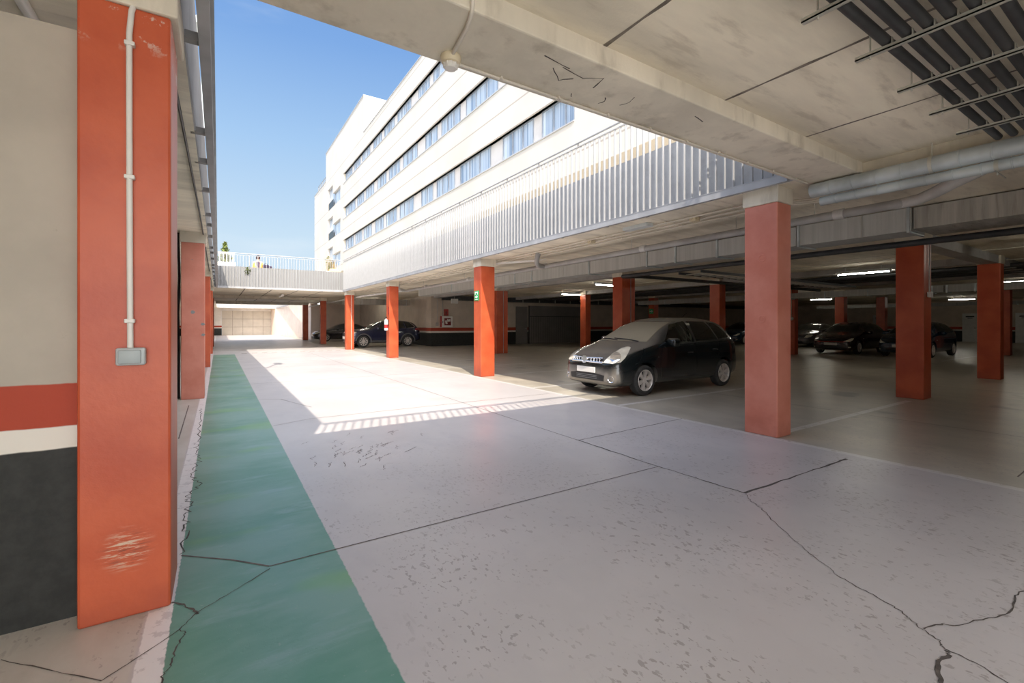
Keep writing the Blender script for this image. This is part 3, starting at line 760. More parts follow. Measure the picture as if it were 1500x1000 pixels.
tube_lamp((24.8, 4.0, 3.0), 1.3, 'Y', 'added fluorescent fill tube over the parked cars on the right')  # tubes from here on are additions that lift the interior brightness
tube_lamp((24.8, 12.5, 3.0), 1.3, 'Y', 'added fluorescent fill tube deep in the garage behind the large salmon pillar')
tube_lamp((40.5, 9.0, 3.0), 1.3, 'Y', 'added fluorescent fill tube farthest back near the white doors')
tube_lamp((13.4, 13.6, 3.02), 1.3, 'X', 'added fluorescent fill tube over the aisle behind the black car')
tube_lamp((13.8, 1.2, 3.02), 1.3, 'Y', 'added fluorescent fill tube over the right aisle near the big orange pillar')
tube_lamp((8.6, 31.6, 3.02), 1.3, 'X', 'added fluorescent fill tube tucked behind the duct above the blue crossover')
tube_lamp((9.2, 36.0, 3.0), 1.3, 'Y', 'added fluorescent fill tube over the low dark saloon under the bridge')
tube_lamp((6.65, 38.0, 2.98), 1.2, 'Y', 'added fluorescent fill tube behind the shaded red pillar under the bridge')
tube_lamp((33.0, 14.0, 3.0), 1.3, 'Y', 'added fluorescent fill tube above the grey parked car')
t = thing('ceiling_lamp', 'slanting white lamp under the bridge ceiling', 'lamp', (3.05, 29.4, 3.0))
MB().bbox(-.06, -.7, -.05, .06, .7, .04, .01).build('housing', M['white'], t)
MB().box(-.02, -.02, .04, .02, .02, .12).build('stem', M['strut'], t)

# ------------------------------------------------------------------ fire safety things
t = thing('fire_extinguisher', 'fire extinguisher in sun-glare white, hung on the sunlit pillar by the blue crossover', 'fire extinguisher', (5.74, 18.35, 1.12))
MB().lathe([(0, 0), (.06, 0), (.075, .015), (.075, .36), (.06, .43), (.03, .46), (.022, .48), (0, .48)], 24).build('cylinder', M['white'], t, 40)  # white stands in for sun overexposure on a red cylinder
m = MB(); m.tube([(0, 0, .47), (0, 0, .53)], .018, 10); m.box(-.015, -.09, .53, .015, .03, .55); m.box(-.012, -.085, .50, .012, .0, .515); m.build('valve', M['blk'], t)
MB().tube([(0, .03, .51), (-.02, .1, .47), (-.02, .11, .3), (-.01, .09, .1)], .010, 8).build('hose', M['blk'], t, 40)
m = MB(); m.lathe([(.0762, .10), (.0764, .10), (.0764, .24), (.0762, .24)], 24); m.build('label_band', M['red'], t)
MB().box(.07, -.03, .2, .10, .03, .42).build('bracket', M['blk'], t)
def sign(name, label, cat, loc, w, h, axis, base, marks, mm):
    t = thing(name, label, cat, loc)
    if axis == 'X': MB().box(-.006, -w/2, -h/2, .006, w/2, h/2).build('plate', M[base], t)
    else: MB().box(-w/2, -.006, -h/2, w/2, .006, h/2).build('plate', M[base], t)
    m = MB()
    for poly in marks:
        if axis == 'X': m.prism([(-.0095, -u*w, v*h) for u, v in poly], (.003, 0, 0))
        else: m.prism([(u*w, -.0095, v*h) for u, v in poly], (0, .003, 0))
    m.build('symbol', M[mm], t)
    return t
arrow = [(-.4, -.08), (.05, -.08), (.05, -.25), (.42, 0), (.05, .25), (.05, .08), (-.4, .08)]
runner = [[(-.05, .28), (.03, .36), (.09, .28), (.02, .2)], [(-.2, .12), (.0, .18), (.1, .02), (.22, .04), (.22, -.03), (.05, -.06), (.0, .02), (-.04, -.12), (.1, -.2), (.08, -.4), (.0, -.4), (.0, -.24), (-.16, -.14), (-.3, -.34), (-.36, -.28), (-.2, -.04), (-.12, .06), (-.28, .02), (-.3, .1)], [(.26, -.42), (.44, -.42), (.44, .42), (.26, .42), (.26, .36), (.38, .36), (.38, -.36), (.26, -.36)]]
dooricon = [[(-.32, .1), (-.32, .4), (.32, .4), (.32, .1), (.2, .1), (.2, .28), (-.2, .28), (-.2, .1)], [(-.3, -.06), (.06, -.06), (.06, .06), (.32, -.12), (.06, -.30), (.06, -.2), (-.3, -.2)], [(-.32, -.42), (.32, -.42), (.32, -.36), (-.32, -.36)]]
sign('exit_sign', 'green exit sign with a white arrow on the sunlit pillar', 'sign', (5.79, 10.72, 2.15), .24, .26, 'X', 'green', dooricon, 'white')
sign('exit_sign', 'small green sign on the pillar above the black car roof', 'sign', (21.69, 18.3, 2.12), .3, .3, 'X', 'green', [arrow], 'white')
sign('fire_sign', 'narrow dark red extinguisher notice high on the extinguisher pillar', 'sign', (5.83, 18.36, 1.93), .10, .32, 'X', 'darkred', [[(-.3, .05), (.3, .05), (.3, .4), (-.3, .4)], [(-.3, -.35), (.3, -.35), (.3, -.1), (-.3, -.1)]], 'red')
t = thing('hose_cabinet', 'white fire hose cabinet with red front on the striped back wall', 'fire hose cabinet', (11.85, 25.89, 1.50))
MB().bbox(-.36, -.17, -.34, .36, 0, .34, .015).build('housing', M['white'], t)
MB().box(-.40, -.16, -.34, -.362, 0, .34).build('side', M['red'], t)
MB().box(-.20, -.185, -.22, .24, -.17, .22).build('front', M['darkred'], t)
m = MB(); m.prism([(-.02, -.19, .0), (.2, -.19, .02), (.2, -.19, .18), (.08, -.19, .14), (-.02, -.19, .18)], (0, .005, 0)); m.prism([(-.12, -.19, -.15), (.02, -.19, -.12), (-.06, -.19, .1), (-.16, -.19, .06)], (0, .005, 0)); m.build('symbol', M['white'], t)
MB().bbox(-.32, -.19, -.08, -.29, -.17, .04, .004).build('handle', M['blk'], t)
MB().tube([(-.25, -.05, .34), (-.25, -.05, 1.3)], .02, 8).build('supply_pipe', M['pvc'], t, 40)
sign('fire_sign', 'red fire hose sign above the white hose cabinet', 'sign', (11.85, 25.89, 2.08), .30, .40, 'Y', 'red', [[(-.2, -.3), (.1, -.3), (.25, .0), (.1, .2), (-.2, .1)]], 'darkred')
t = thing('emergency_light', 'white emergency light hanging in front of the dark duct near the hose cabinet', 'lamp', (11.8, 24.6, 2.72))
MB().bbox(-.22, -.05, -.14, .22, .05, .14, .015).build('housing', M['white'], t)
MB().tube([(0, 0, .13), (0, 0, .41)], .01, 8).build('stem', M['strut'], t)
MB().bbox(-.19, -.058, -.11, .19, -.045, .11, .004).build('diffuser', M['plate'], t)
t = thing('wall_socket', 'small grey box with conduit on the wall end beside the hose cabinet', 'switch', (11.25, 25.9, 1.35))
MB().bbox(-.08, -.06, -.1, .08, 0, .1, .01).build('housing', M['pvc'], t)
MB().tube([(0, -.03, .1), (0, -.03, 1.5)], .018, 8).build('conduit', M['pvc_light'], t, 40)
t = thing('switch_box', 'white box and conduit on the dark side of the big orange pillar', 'switch', (11.15, 2.925, 1.95))
MB().bbox(-.06, -.05, -.05, .06, .01, .05, .008).build('housing', M['white'], t)
MB().tube([(0, -.01, .05), (.01, -.01, .5), (.01, -.01, .96)], .012, 8).build('conduit', M['pvc_light'], t, 40)
t = thing('pull_switch', 'round white switch hanging by the pillar beside the large salmon pillar', 'switch', (21.72, 10.42, 1.62))
MB().lathe([(0, -.09), (.07, -.06), (.09, 0), (.07, .06), (0, .09)], 18).build('housing', M['white'], t, 60)
MB().tube([(0, 0, .05), (0, 0, 1.3)], .012, 8).build('cable', M['conduit'], t, 40)

# services over the left wall
for i in range(2):
    tag(MB().tube([(-.86+.13*i-1.2, 3.5, 3.07), (-.80+.13*i, 3.9, 3.07), (-.74+.13*i, 6, 3.07)] if False else [(-1.02+.16*i, 1.2, 3.092), (-1.02+.16*i, 4, 3.092), (-1.02+.16*i, 16, 3.092)], .028, 10).build('white_pipe', M['white_plastic'], None, 40), 'white pipe under the ceiling above the left wall, %s' % ['left of the pair', 'right of the pair'][i], 'pipe', 'white pipes above the left wall')
tag(MB().tube([(-.26, 3.2, 3.085), (-.24, 8, 3.085), (-.24, 16, 3.085), (-.24, 25.3, 3.085)], .011, 8).build('cable', M['blk'], None, 40), 'black cable along the edge of the left slab', 'cable')
tag(MB().tube([(-.63, 10.6, .0), (-.63, 10.6, .9), (-.64, 10.6, 1.6), (-.62, 10.6, 2.3), (-.64, 10.6, 3.12)], .022, 8).build('cable', M['blk'], None, 40), 'thick black cable hanging behind the second left pillar', 'cable')


# ------------------------------------------------------------------ long building behind the terrace
B = thing('building', 'long cream office building with three window bands behind the slat railing', 'building', (10.9, 30, 3.5))
def part(mb, name, m, parent, smooth=False):
    o = mb.build(name, m, None, smooth); o.parent = parent
    o.matrix_parent_inverse = Matrix.Translation(parent.location).inverted() if parent.parent is None else Matrix.Identity(4)
    return o
def holed(mb, x0, x1, y0, y1, z0, z1, holes):
    ys = sorted({y0, y1, *[h[0] for h in holes], *[h[1] for h in holes]}); zs = sorted({z0, z1, *[h[2] for h in holes], *[h[3] for h in holes]})
    for a, b in zip(ys, ys[1:]):
        if a < y0-1e-6 or b > y1+1e-6: continue
        for c, d in zip(zs, zs[1:]):
            if any(h[0] <= (a+b)/2 <= h[1] and h[2] <= (c+d)/2 <= h[3] for h in holes): continue
            mb.box(x0, a, c, x1, b, d)
bands = ((8.80, 10.05), (12.20, 13.42), (15.85, 16.95))
holes = [(12.7, 49.3, a, b) for a, b in bands]
smallw = []
for zt in (17.1, 13.6, 10.15):
    smallw += [(54.4, 57.2, zt-2.5, zt), (50.6, 54.4, zt-2.5, zt-1.0)]
m = MB(); holed(m, 10.9, 11.25, 2, 66.1, 6.9, 18.45, holes+smallw)
m.box(11.25, 2, 6.9, 26, 2.35, 18.45); m.box(11.25, 65.7, 6.9, 26, 66.1, 18.45); m.box(11.25, 2.35, 18.1, 26, 65.7, 18.45); m.box(11.25, 2.35, 6.9, 26, 65.7, 7.1)
part(m, 'facade', M['facade'], B)
m = MB(); m.box(10.9, 41.3, 18.45, 20, 58.3, 21.75); part(m, 'roof_block', M['facade'], B)
m = MB(); m.box(10.85, 2, 18.45, 11.25, 41.3, 18.50); m.box(10.85, 58.3, 18.45, 11.25, 66.1, 18.5); m.box(10.85, 41.3, 21.75, 20.05, 58.35, 21.82); part(m, 'coping', M['sill'], B)
for a, b in bands:
    m = MB(); m.box(10.86, 12.7, a-.03, 11.25, 49.3, a+.02); part(m, 'window_sill', M['sill'], B)
    m = MB(); m.box(11.0, 12.7, b, 11.26, 49.3, b+.005); m.box(11.0, 49.29, a, 11.25, 49.3, b); m.box(11.0, 12.7, a, 11.25, 12.71, b); part(m, 'reveal', M['reveal'], B)
m = MB()
for rd in range(9): m.tube([(11.2, 59+rd*.75, 18.5), (11.2, 59+rd*.75, 19.5)], .03, 6)
m.tube([(11.2, 59, 19.5), (11.2, 65, 19.5)], .03, 6); part(m, 'roof_railing', M['bracket'], B)
pat = [(12.75, 15.0), (15.6, 18.05), (19.2, 22.5), (23.2, 25.7), (26.3, 28.2), (29.6, 32.4), (33.1, 35.6), (36.3, 38.6), (39.7, 42.2), (42.9, 45.2), (46.0, 49.2)]
for bi, (a, b) in enumerate(bands):
    off = (0, -.7, .5)[bi]
    prev = 12.7
    for y0, y1 in pat:
        y0 = max(12.75, y0+off*(1 if y0 > 13 else 0)); y1 = min(49.25, y1+off*(1 if y1 < 49 else 0))
        if y0-prev > .08:
            m = MB(); m.box(11.17, prev, a, 11.22, y0, b); part(m, 'panel', M['panel'], B)
        m = MB(); n = 3 if y1-y0 > 2 else 2
        m.box(11.13, y0, a, 11.19, y1, a+.05); m.box(11.13, y0, b-.05, 11.19, y1, b)
        for k in range(n+1):
            yy = y0+(y1-y0)*k/n; m.box(11.13, max(y0, yy-.04), a+.05, 11.19, min(y1, yy+.04), b-.05)
        w = part(m, 'window', M['frame'], B)
        m = MB(); m.box(11.18, y0+.02, a+.03, 11.2, y1-.02, b-.03); part(m, 'pane', M['curtain'], w)
        prev = y1
for (y0, y1, a, b) in smallw:
    m = MB(); m.box(11.15, y0, a, 11.2, y1, a+.06); m.box(11.15, y0, b-.06, 11.2, y1, b); m.box(11.15, y0, a, 11.2, y0+.06, b); m.box(11.15, y1-.06, a, 11.2, y1, b)
    w = part(m, 'window', M['frame'], B)
    m = MB(); m.box(11.18, y0+.02, a+.02, 11.24, y1-.02, b-.02); part(m, 'pane', M['curtain'], w)
    if y1-y0 < 3:
        m = MB()
        m.tube([(10.98, y0, a+.9), (10.98, y1, a+.9)], .02, 6); m.box(10.97, y0, a+.05, 10.985, y1, a+.85); part(m, 'window_guard', M['tintglass'], w)
m = MB(); m.box(13.2, 2, 3.5, 13.4, 66, 6.9); part(m, 'ground_floor_wall', M['facade_in'], B)
for i in range(12):
    y0 = 5+i*5
    m = MB(); m.box(13.12, y0, 3.6, 13.19, y0+2.4, 6.0); w = part(m, 'ground_floor_window', M['frame'], B)
    m = MB(); m.box(13.10, y0+.1, 3.7, 13.12, y0+2.3, 5.9); part(m, 'pane', M['curtain'], w)

# ------------------------------------------------------------------ things on the bridge terrace
def leaves(mb, c, rx, rz, n, size, cone=True):
    for i in range(n):
        t = random.random(); h = t*rz; r = rx*((1-t)**.8 if cone else math.sqrt(max(0, 1-(2*t-1)**2)))*math.sqrt(random.random())
        a = random.uniform(0, 2*PI); p = Vector(c)+Vector((r*math.cos(a), r*math.sin(a), h))
        M3 = Matrix.Rotation(random.uniform(0, 2*PI), 4, 'Z') @ Matrix.Rotation(random.uniform(-1, 1), 4, 'X')
        s = size*random.uniform(.6, 1.3)
        q = [mb.bm.verts.new(p+M3 @ Vector(v)) for v in ((0, -s*.1, 0), (s*.35, s*.4, .1*s), (0, s, 0), (-s*.35, s*.4, .1*s))]
        mb.face(q)
t = thing('planter', 'white planter box with a little cream fence at the left of the bridge', 'planter', (.36, 28.9, 3.5))
MB().bbox(-.40, -.35, 0, .42, .35, 1.17, .02).build('box', M['planter'], t)
for i in range(5):
    MB().box(-.32+i*.15, -.33, 1.17, -.27+i*.15, -.29, 1.66).build('picket', M['fence_w'], t)
MB().box(-.36, -.34, 1.62, .36, -.28, 1.70).build('rail', M['fence_w'], t)
t = thing('shrub', 'pointed green shrub growing out of the white planter on the bridge', 'shrub', (.30, 28.9, 4.67))
m = MB(); leaves(m, (0, 0, .05), .34, 1.05, 900, .10); leaves(m, (0, 0, 0), .33, .5, 300, .10, False); m.build('foliage', M['leaf'], t)
MB().tube([(0, 0, 0), (0, 0, .5), (0, 0, 1.15)], [.03, .02, .006], 6).build('trunk', M['stem'], t)
t = thing('planter', 'low white and tan planter box at the right end of the bridge', 'planter', (5.75, 28.8, 3.5))
MB().bbox(-.38, -.3, 0, .38, .3, .98, .02).build('box', M['planter'], t)
MB().bbox(-.20, -.32, .98, .42, .32, 1.14, .01).build('tray', M['wood'], t)
t = thing('plant', 'wispy dry plant standing in the tan planter on the bridge', 'plant', (5.68, 28.8, 4.55))
m = MB()
for i in range(46):
    a = random.uniform(0, 2*PI); r = random.uniform(.05, .38); h = random.uniform(.4, .95)
    x0 = random.uniform(-.25, .25)
    m.tube([(x0, 0, 0), (x0+r*.4*math.cos(a), r*.4*math.sin(a), h*.6), (x0+r*math.cos(a), r*math.sin(a), h)], [.010, .008, .003], 4)
m.build('stems', M['leaf_dry'], t)
m = MB(); leaves(m, (-.15, 0, .1), .2, .75, 170, .07, False); m.build('foliage', M['leaf'], t)
t = thing('plant', 'small green weed growing out of the bridge parapet', 'plant', (1.2, 25.78, 3.80))
m = MB(); leaves(m, (0, -.02, 0), .12, .34, 130, .07, False); m.build('foliage', M['leaf'], t)
MB().tube([(0, 0, -.05), (0, -.02, .15), (.02, -.03, .3)], .006, 5).build('stem', M['stem'], t)
t = thing('post', 'thin grey post standing behind the bridge railing left of the person', 'post', (1.30, 26.2, 3.5))
MB().tube([(0, 0, 0), (0, 0, 1.28)], .018, 8).build('pole', M['pvc'], t)
MB().lathe([(0, 0), (.06, 0), (.06, .02), (0, .02)], 12).build('foot', M['pvc'], t)
# bag on the parapet top
t = thing('bag', 'small dark bag lying on the parapet beside the person', 'bag', (2.02, 25.88, 4.17))
m = MB(); m.bbox(-.17, -.07, 0, .12, .07, .17, .05, 3); m.bbox(.10, -.05, 0, .27, .05, .11, .03, 3); m.build('body', M['shirt'], t, 50)
MB().tube([(-.1, 0, .15), (-.06, 0, .24), (.02, 0, .24), (.06, 0, .15)], .010, 6).build('strap', M['blk'], t, 50)

# person on the terrace: one skinned figure
def skinned(name, V, Ed, m, parent, root=0, sub=2):
    me = bpy.data.meshes.new(name); me.from_pydata([v[:3] for v in V], Ed, []); o = bpy.data.objects.new(name, me); C.objects.link(o)
    sk = o.modifiers.new('s', 'SKIN'); sk.use_smooth_shade = True
    for i, v in enumerate(V):
        r = v[3]; me.skin_vertices[0].data[i].radius = r if isinstance(r, tuple) else (r, r)
        me.skin_vertices[0].data[i].use_root = (i == root)
    ss = o.modifiers.new('d', 'SUBSURF'); ss.levels = sub; ss.render_levels = sub
    dg = bpy.context.evaluated_depsgraph_get(); nm = bpy.data.meshes.new_from_object(o.evaluated_get(dg)); nm.name = name
    nm.materials.clear(); nm.materials.append(m)
    nm.polygons.foreach_set('use_smooth', [True]*len(nm.polygons))
    bpy.data.objects.remove(o); o = bpy.data.objects.new(name, nm); C.objects.link(o); o.parent = parent
    return o
P = thing('person', 'person in an open yellow jacket over a dark shirt standing on the bridge terrace', 'person', (1.92, 30.0, 3.5))
V = [(0, 0, .95, (.15, .12)), (0, 0, 1.15, (.14, .11)), (0, .0, 1.38, (.17, .11)), (0, 0, 1.50, (.075, .07)), (0, -.02, 1.57, (.06, .06)), (0, -.03, 1.68, (.078, .095)), (0, -.03, 1.77, (.06, .075)),
     (-.19, 0, 1.43, .062), (-.25, .02, 1.15, .047), (-.22, -.10, .92, .036), (-.21, -.14, .84, (.022, .042)),
     (.19, 0, 1.43, .062), (.26, .02, 1.15, .047), (.25, -.10, .92, .036), (.25, -.14, .84, (.022, .042)),
     (-.09, 0, .88, .095), (-.10, .0, .48, .062), (-.10, .03, .09, .042), (-.11, -.12, .04, .035),
     (.09, 0, .88, .095), (.11, -.02, .48, .062), (.12, .02, .09, .042), (.13, -.13, .04, .035)]
Ed = [(0, 1), (1, 2), (2, 3), (3, 4), (4, 5), (5, 6), (2, 7), (7, 8), (8, 9), (9, 10), (2, 11), (11, 12), (12, 13), (13, 14), (0, 15), (15, 16), (16, 17), (17, 18), (0, 19), (19, 20), (20, 21), (21, 22)]
body = skinned('body', V, Ed, M['skin'], P)
for s in (-1, 1):
    hx = -.21 if s < 0 else .25
    for k in range(4):
        skinned('finger', [(hx-.02+.013*k, -.15, .80, .009), (hx-.022+.015*k, -.165, .765-.006*(k in (1, 2)), .008), (hx-.022+.015*k, -.16, .735-.008*(k in (1, 2)), .006)], [(0, 1), (1, 2)], M['skin'], body, 0, 1)
    skinned('thumb', [(hx-s*.02, -.155, .835, .011), (hx-s*.04, -.17, .80, .010), (hx-s*.042, -.175, .775, .008)], [(0, 1), (1, 2)], M['skin'], body, 0, 1)
skinned('shirt', [(0, 0, .93, (.155, .125)), (0, 0, 1.15, (.148, .118)), (0, 0, 1.38, (.175, .118)), (0, 0, 1.49, (.085, .08))], [(0, 1), (1, 2), (2, 3)], M['shirt'], P)
skinned('trousers', [(0, 0, .93, (.165, .13)), (-.09, 0, .86, .105), (-.10, 0, .48, .075), (-.10, .03, .10, .055), (.09, 0, .86, .105), (.11, -.02, .48, .075), (.12, .02, .10, .055)], [(0, 1), (1, 2), (2, 3), (0, 4), (4, 5), (5, 6)], M['trousers'], P)
for s in (-1, 1):
    skinned('jacket_side', [(s*.12, .0, .90, (.06, .14)), (s*.12, 0, 1.15, (.06, .135)), (s*.11, 0, 1.40, (.07, .125)), (s*.185, 0, 1.43, .066), (s*.235, .02, 1.15, .055), (s*.22, -.08, .96, .047)], [(0, 1), (1, 2), (2, 3), (3, 4), (4, 5)], M['jacket'], P, 1)
skinned('shoe', [(-.10, .04, .05, .045), (-.11, -.10, .04, .042), (-.11, -.18, .03, .03)], [(0, 1), (1, 2)], M['blk'], P)
skinned('shoe', [(.12, .03, .05, .045), (.13, -.11, .04, .042), (.13, -.19, .03, .03)], [(0, 1), (1, 2)], M['blk'], P)
m = MB(); m.lathe([(.105, -.10), (.108, -.02), (.10, .05), (.07, .10), (0, .125)], 20, Matrix.Translation((0, -.01, 1.71))); m.build('hair', M['hair'], P, 60)
for s in (-1, 1):
    MB().lathe([(0, -.012), (.012, 0), (0, .012)], 8, Matrix.Translation((s*.032, -.118, 1.695))).build('eye', M['blk'], body)
    MB().lathe([(0, -.03), (.018, 0), (0, .03)], 8, Matrix.Translation((s*.088, -.01, 1.68))).build('ear', M['skin'], body, 60)
MB().tube([(0, -.115, 1.69), (0, -.142, 1.655), (0, -.118, 1.645)], [.008, .016, .01], 8).build('nose', M['skin'], body, 60)
MB().box(-.026, -.118, 1.608, .026, -.108, 1.620).build('mouth', M['darkred'], body)

# floodlight on the left roof whose shade falls in the sunlit court
t = thing('floodlight', 'floodlight on a pole above the left railing, casting the T-shaped shade', 'lamp', (-.27, 11.4, 3.5))
MB().tube([(0, 0, 0), (0, 0, 3.9)], .035, 8).build('pole', M['galv'], t)
MB().bbox(-.12, -.4, 3.9, .12, .4, 4.05, .02).build('lamp_head', M['box_grey'], t)

# ------------------------------------------------------------------ cars
def tmp(bm, sub=0):
    bmesh.ops.recalc_face_normals(bm, faces=bm.faces)
    me = bpy.data.meshes.new('tmp'); bm.to_mesh(me); bm.free(); o = bpy.data.objects.new('tmp', me); C.objects.link(o)
    if sub:
        s = o.modifiers.new('d', 'SUBSURF'); s.levels = sub; s.render_levels = sub
        bake(o)
    return o
def bake(o):
    dg = bpy.context.evaluated_depsgraph_get(); me = bpy.data.meshes.new_from_object(o.evaluated_get(dg))
    o.modifiers.clear(); o.data = me; return o
def boolean(o, cutters, op):
    c = bpy.data.objects.new('tmp', o.data.copy()); C.objects.link(c)
    for k in cutters:
        b = c.modifiers.new('b', 'BOOLEAN'); b.operation = op; b.object = k; b.solver = 'EXACT'
    bake(c)
    return c
def kill(*os):
    for o in os: bpy.data.objects.remove(o)
def finish(o, name, m, parent, ang=38):
    me = o.data; me.materials.clear(); me.materials.append(m)
    me.polygons.foreach_set('material_index', [0]*len(me.polygons))
    me.name = name; shade(me, ang)
    q = bpy.data.objects.new(name, me); C.objects.link(q); q.parent = parent; kill(o); return q
def loft(st, extra=0):
    bm = bmesh.new(); rings = []
    for (x, zb, Wm, zm, Wb, zl, We, ze, zc) in st:
        half = [(0, zb), (.62*Wm, zb), (.94*Wm, zb+.02), (.995*Wm, zb+(zm-zb)*.45), (Wm, zm), (Wb, zl), (We+(Wb-We)*.82, zl+(ze-zl)*.22), (We, ze), (.55*We, ze*.25+zc*.75), (0, zc)]
        R = [bm.verts.new((x, y, z)) for y, z in half]
        L = [None]+[bm.verts.new((x, -y, z)) for y, z in half[1:-1]]+[None]
        L[0] = R[0]; L[-1] = R[-1]; rings.append((R, L))
    def q(*v):
        u = []
        for a in v:
            if a not in u: u.append(a)
        if len(u) > 2: bm.faces.new(u)
    for (R, L), (R2, L2) in zip(rings, rings[1:]):
        for i in range(9):
            q(R[i], R2[i], R2[i+1], R[i+1]); q(L[i+1], L2[i+1], L2[i], L[i])
    for (R, L) in (rings[0], rings[-1]):
        for i in range(9): q(R[i], R[i+1], L[i+1], L[i])
    return bm
def prism_obj(pts, d):
    m = MB(); m.prism(pts, d); return tmp(m.bm)
def side_prism(poly, side, y0=.35, y1=1.3):
    return prism_obj([(x, side*y0, z) for x, z in poly], (0, side*(y1-y0), 0))
def front_prism(poly, x0, x1): return prism_obj([(x0, y, z) for y, z in poly], (x1-x0, 0, 0))
def grow(poly, d):
    cx = sum(p[0] for p in poly)/len(poly); cz = sum(p[1] for p in poly)/len(poly); out = []
    for x, z in poly:
        l = math.hypot(x-cx, z-cz); out.append((x+(x-cx)/l*d, z+(z-cz)/l*d))
    return out
def thin(line, w):
    P = [Vector(p) for p in line]; L = []; R = []
    for i, p in enumerate(P):
        d = (P[min(i+1, len(P)-1)]-P[max(i-1, 0)]).normalized(); n = Vector((-d.y, d.x))*w/2
        L.append(tuple(p+n)); R.append(tuple(p-n))
    return L+R[::-1]
def diag_prism(poly, side, th=45):
    """polygon given as (u,z): u measured across a direction looking in from the front corner"""
    s, c = math.sin(math.radians(th)), math.cos(math.radians(th))
    e = Vector((s, side*c, 0)); n = Vector((c, -side*s, 0))
    return prism_obj([tuple(e*u+Vector((0, 0, z))-n*.8) for u, z in poly], tuple(n*1.05))
def cyl_y(x, z, r, y0, y1, n=40):
    m = MB(); m.lathe([(0, y0), (r, y0), (r, y1), (0, y1)], n, Matrix.Translation((x, 0, z)) @ Matrix.Rotation(-PI/2, 4, 'X')); return tmp(m.bm)
wheel_cache = {}
def wheel(root, x, side, r, y, w, spokes, kind):
    key = (kind, side)
    if key in wheel_cache:
        src = wheel_cache[key]; t = dup(src, root, (x, y, r))
        for ch in [q for q in bpy.data.objects if q.parent == src]: dup(ch, t)
        return t
    rim = r*.70
    mat = Matrix.Rotation(-PI/2*side, 4, 'X')     # lathe axis -> outward
    prof = [(rim*.98, -w/2), (rim+.02, -w/2-.004), (r-.035, -w/2), (r-.008, -w/2+.02), (r, -w/2+.05), (r, w/2-.05), (r-.008, w/2-.02), (r-.035, w/2), (rim+.02, w/2+.006), (rim*.98, w/2-.004), (rim*.96, 0)]
    m = MB(); m.lathe(prof, 48, mat, True)
    for k in range(3):
        pass
    t = m.build('wheel', M['tyre'], root, 35); t.location = (x, y, r)
    m = MB(); m.lathe([(rim*.955, -w/2+.01), (rim*.985, -w/2), (rim*.985, w/2-.002), (rim*.955, w/2+.004), (rim*.90, w/2-.02), (rim*.88, -w/2+.02)], 48, mat, True)
    m.lathe([(0, w/2-.020), (rim*.17, w/2-.022), (rim*.22, w/2-.035), (rim*.22, w/2-.07), (0, w/2-.07)], 24, mat)
    for k in range(spokes):
        a = 2*PI*k/spokes+.3; ca, sa = math.cos(a), math.sin(a)
        w0, w1 = (rim*.105, rim*.215) if spokes <= 6 else (rim*.07, rim*.10)
        pts = []
        def pt(rr, ww, h): return mat @ Vector((rr*ca-ww*sa, rr*sa+ww*ca, h))
        f = [pt(rim*.14, -w0, w/2-.026), pt(rim*.14, w0, w/2-.026), pt(rim*.93, w1, w/2-.012), pt(rim*.93, -w1, w/2-.012)]
        b = [pt(rim*.14, -w0, w/2-.07), pt(rim*.14, w0, w/2-.07), pt(rim*.93, w1, w/2-.05), pt(rim*.93, -w1, w/2-.05)]
        F = [m.bm.verts.new(p) for p in f]; Bk = [m.bm.verts.new(p) for p in b]
        m.face(F); m.face(Bk[::-1])
        for i in range(4): m.face([F[i], F[(i+1) % 4], Bk[(i+1) % 4], Bk[i]])
    m.build('rim', M['rim'], t, 30)
    m = MB(); m.lathe([(0, -.03), (rim*.94, -.03), (rim*.94, .0), (rim*.55, .01), (0, .01)], 32, mat); m.build('brake_disc', M['blk'], t, 30)
    wheel_cache[key] = t
    return t

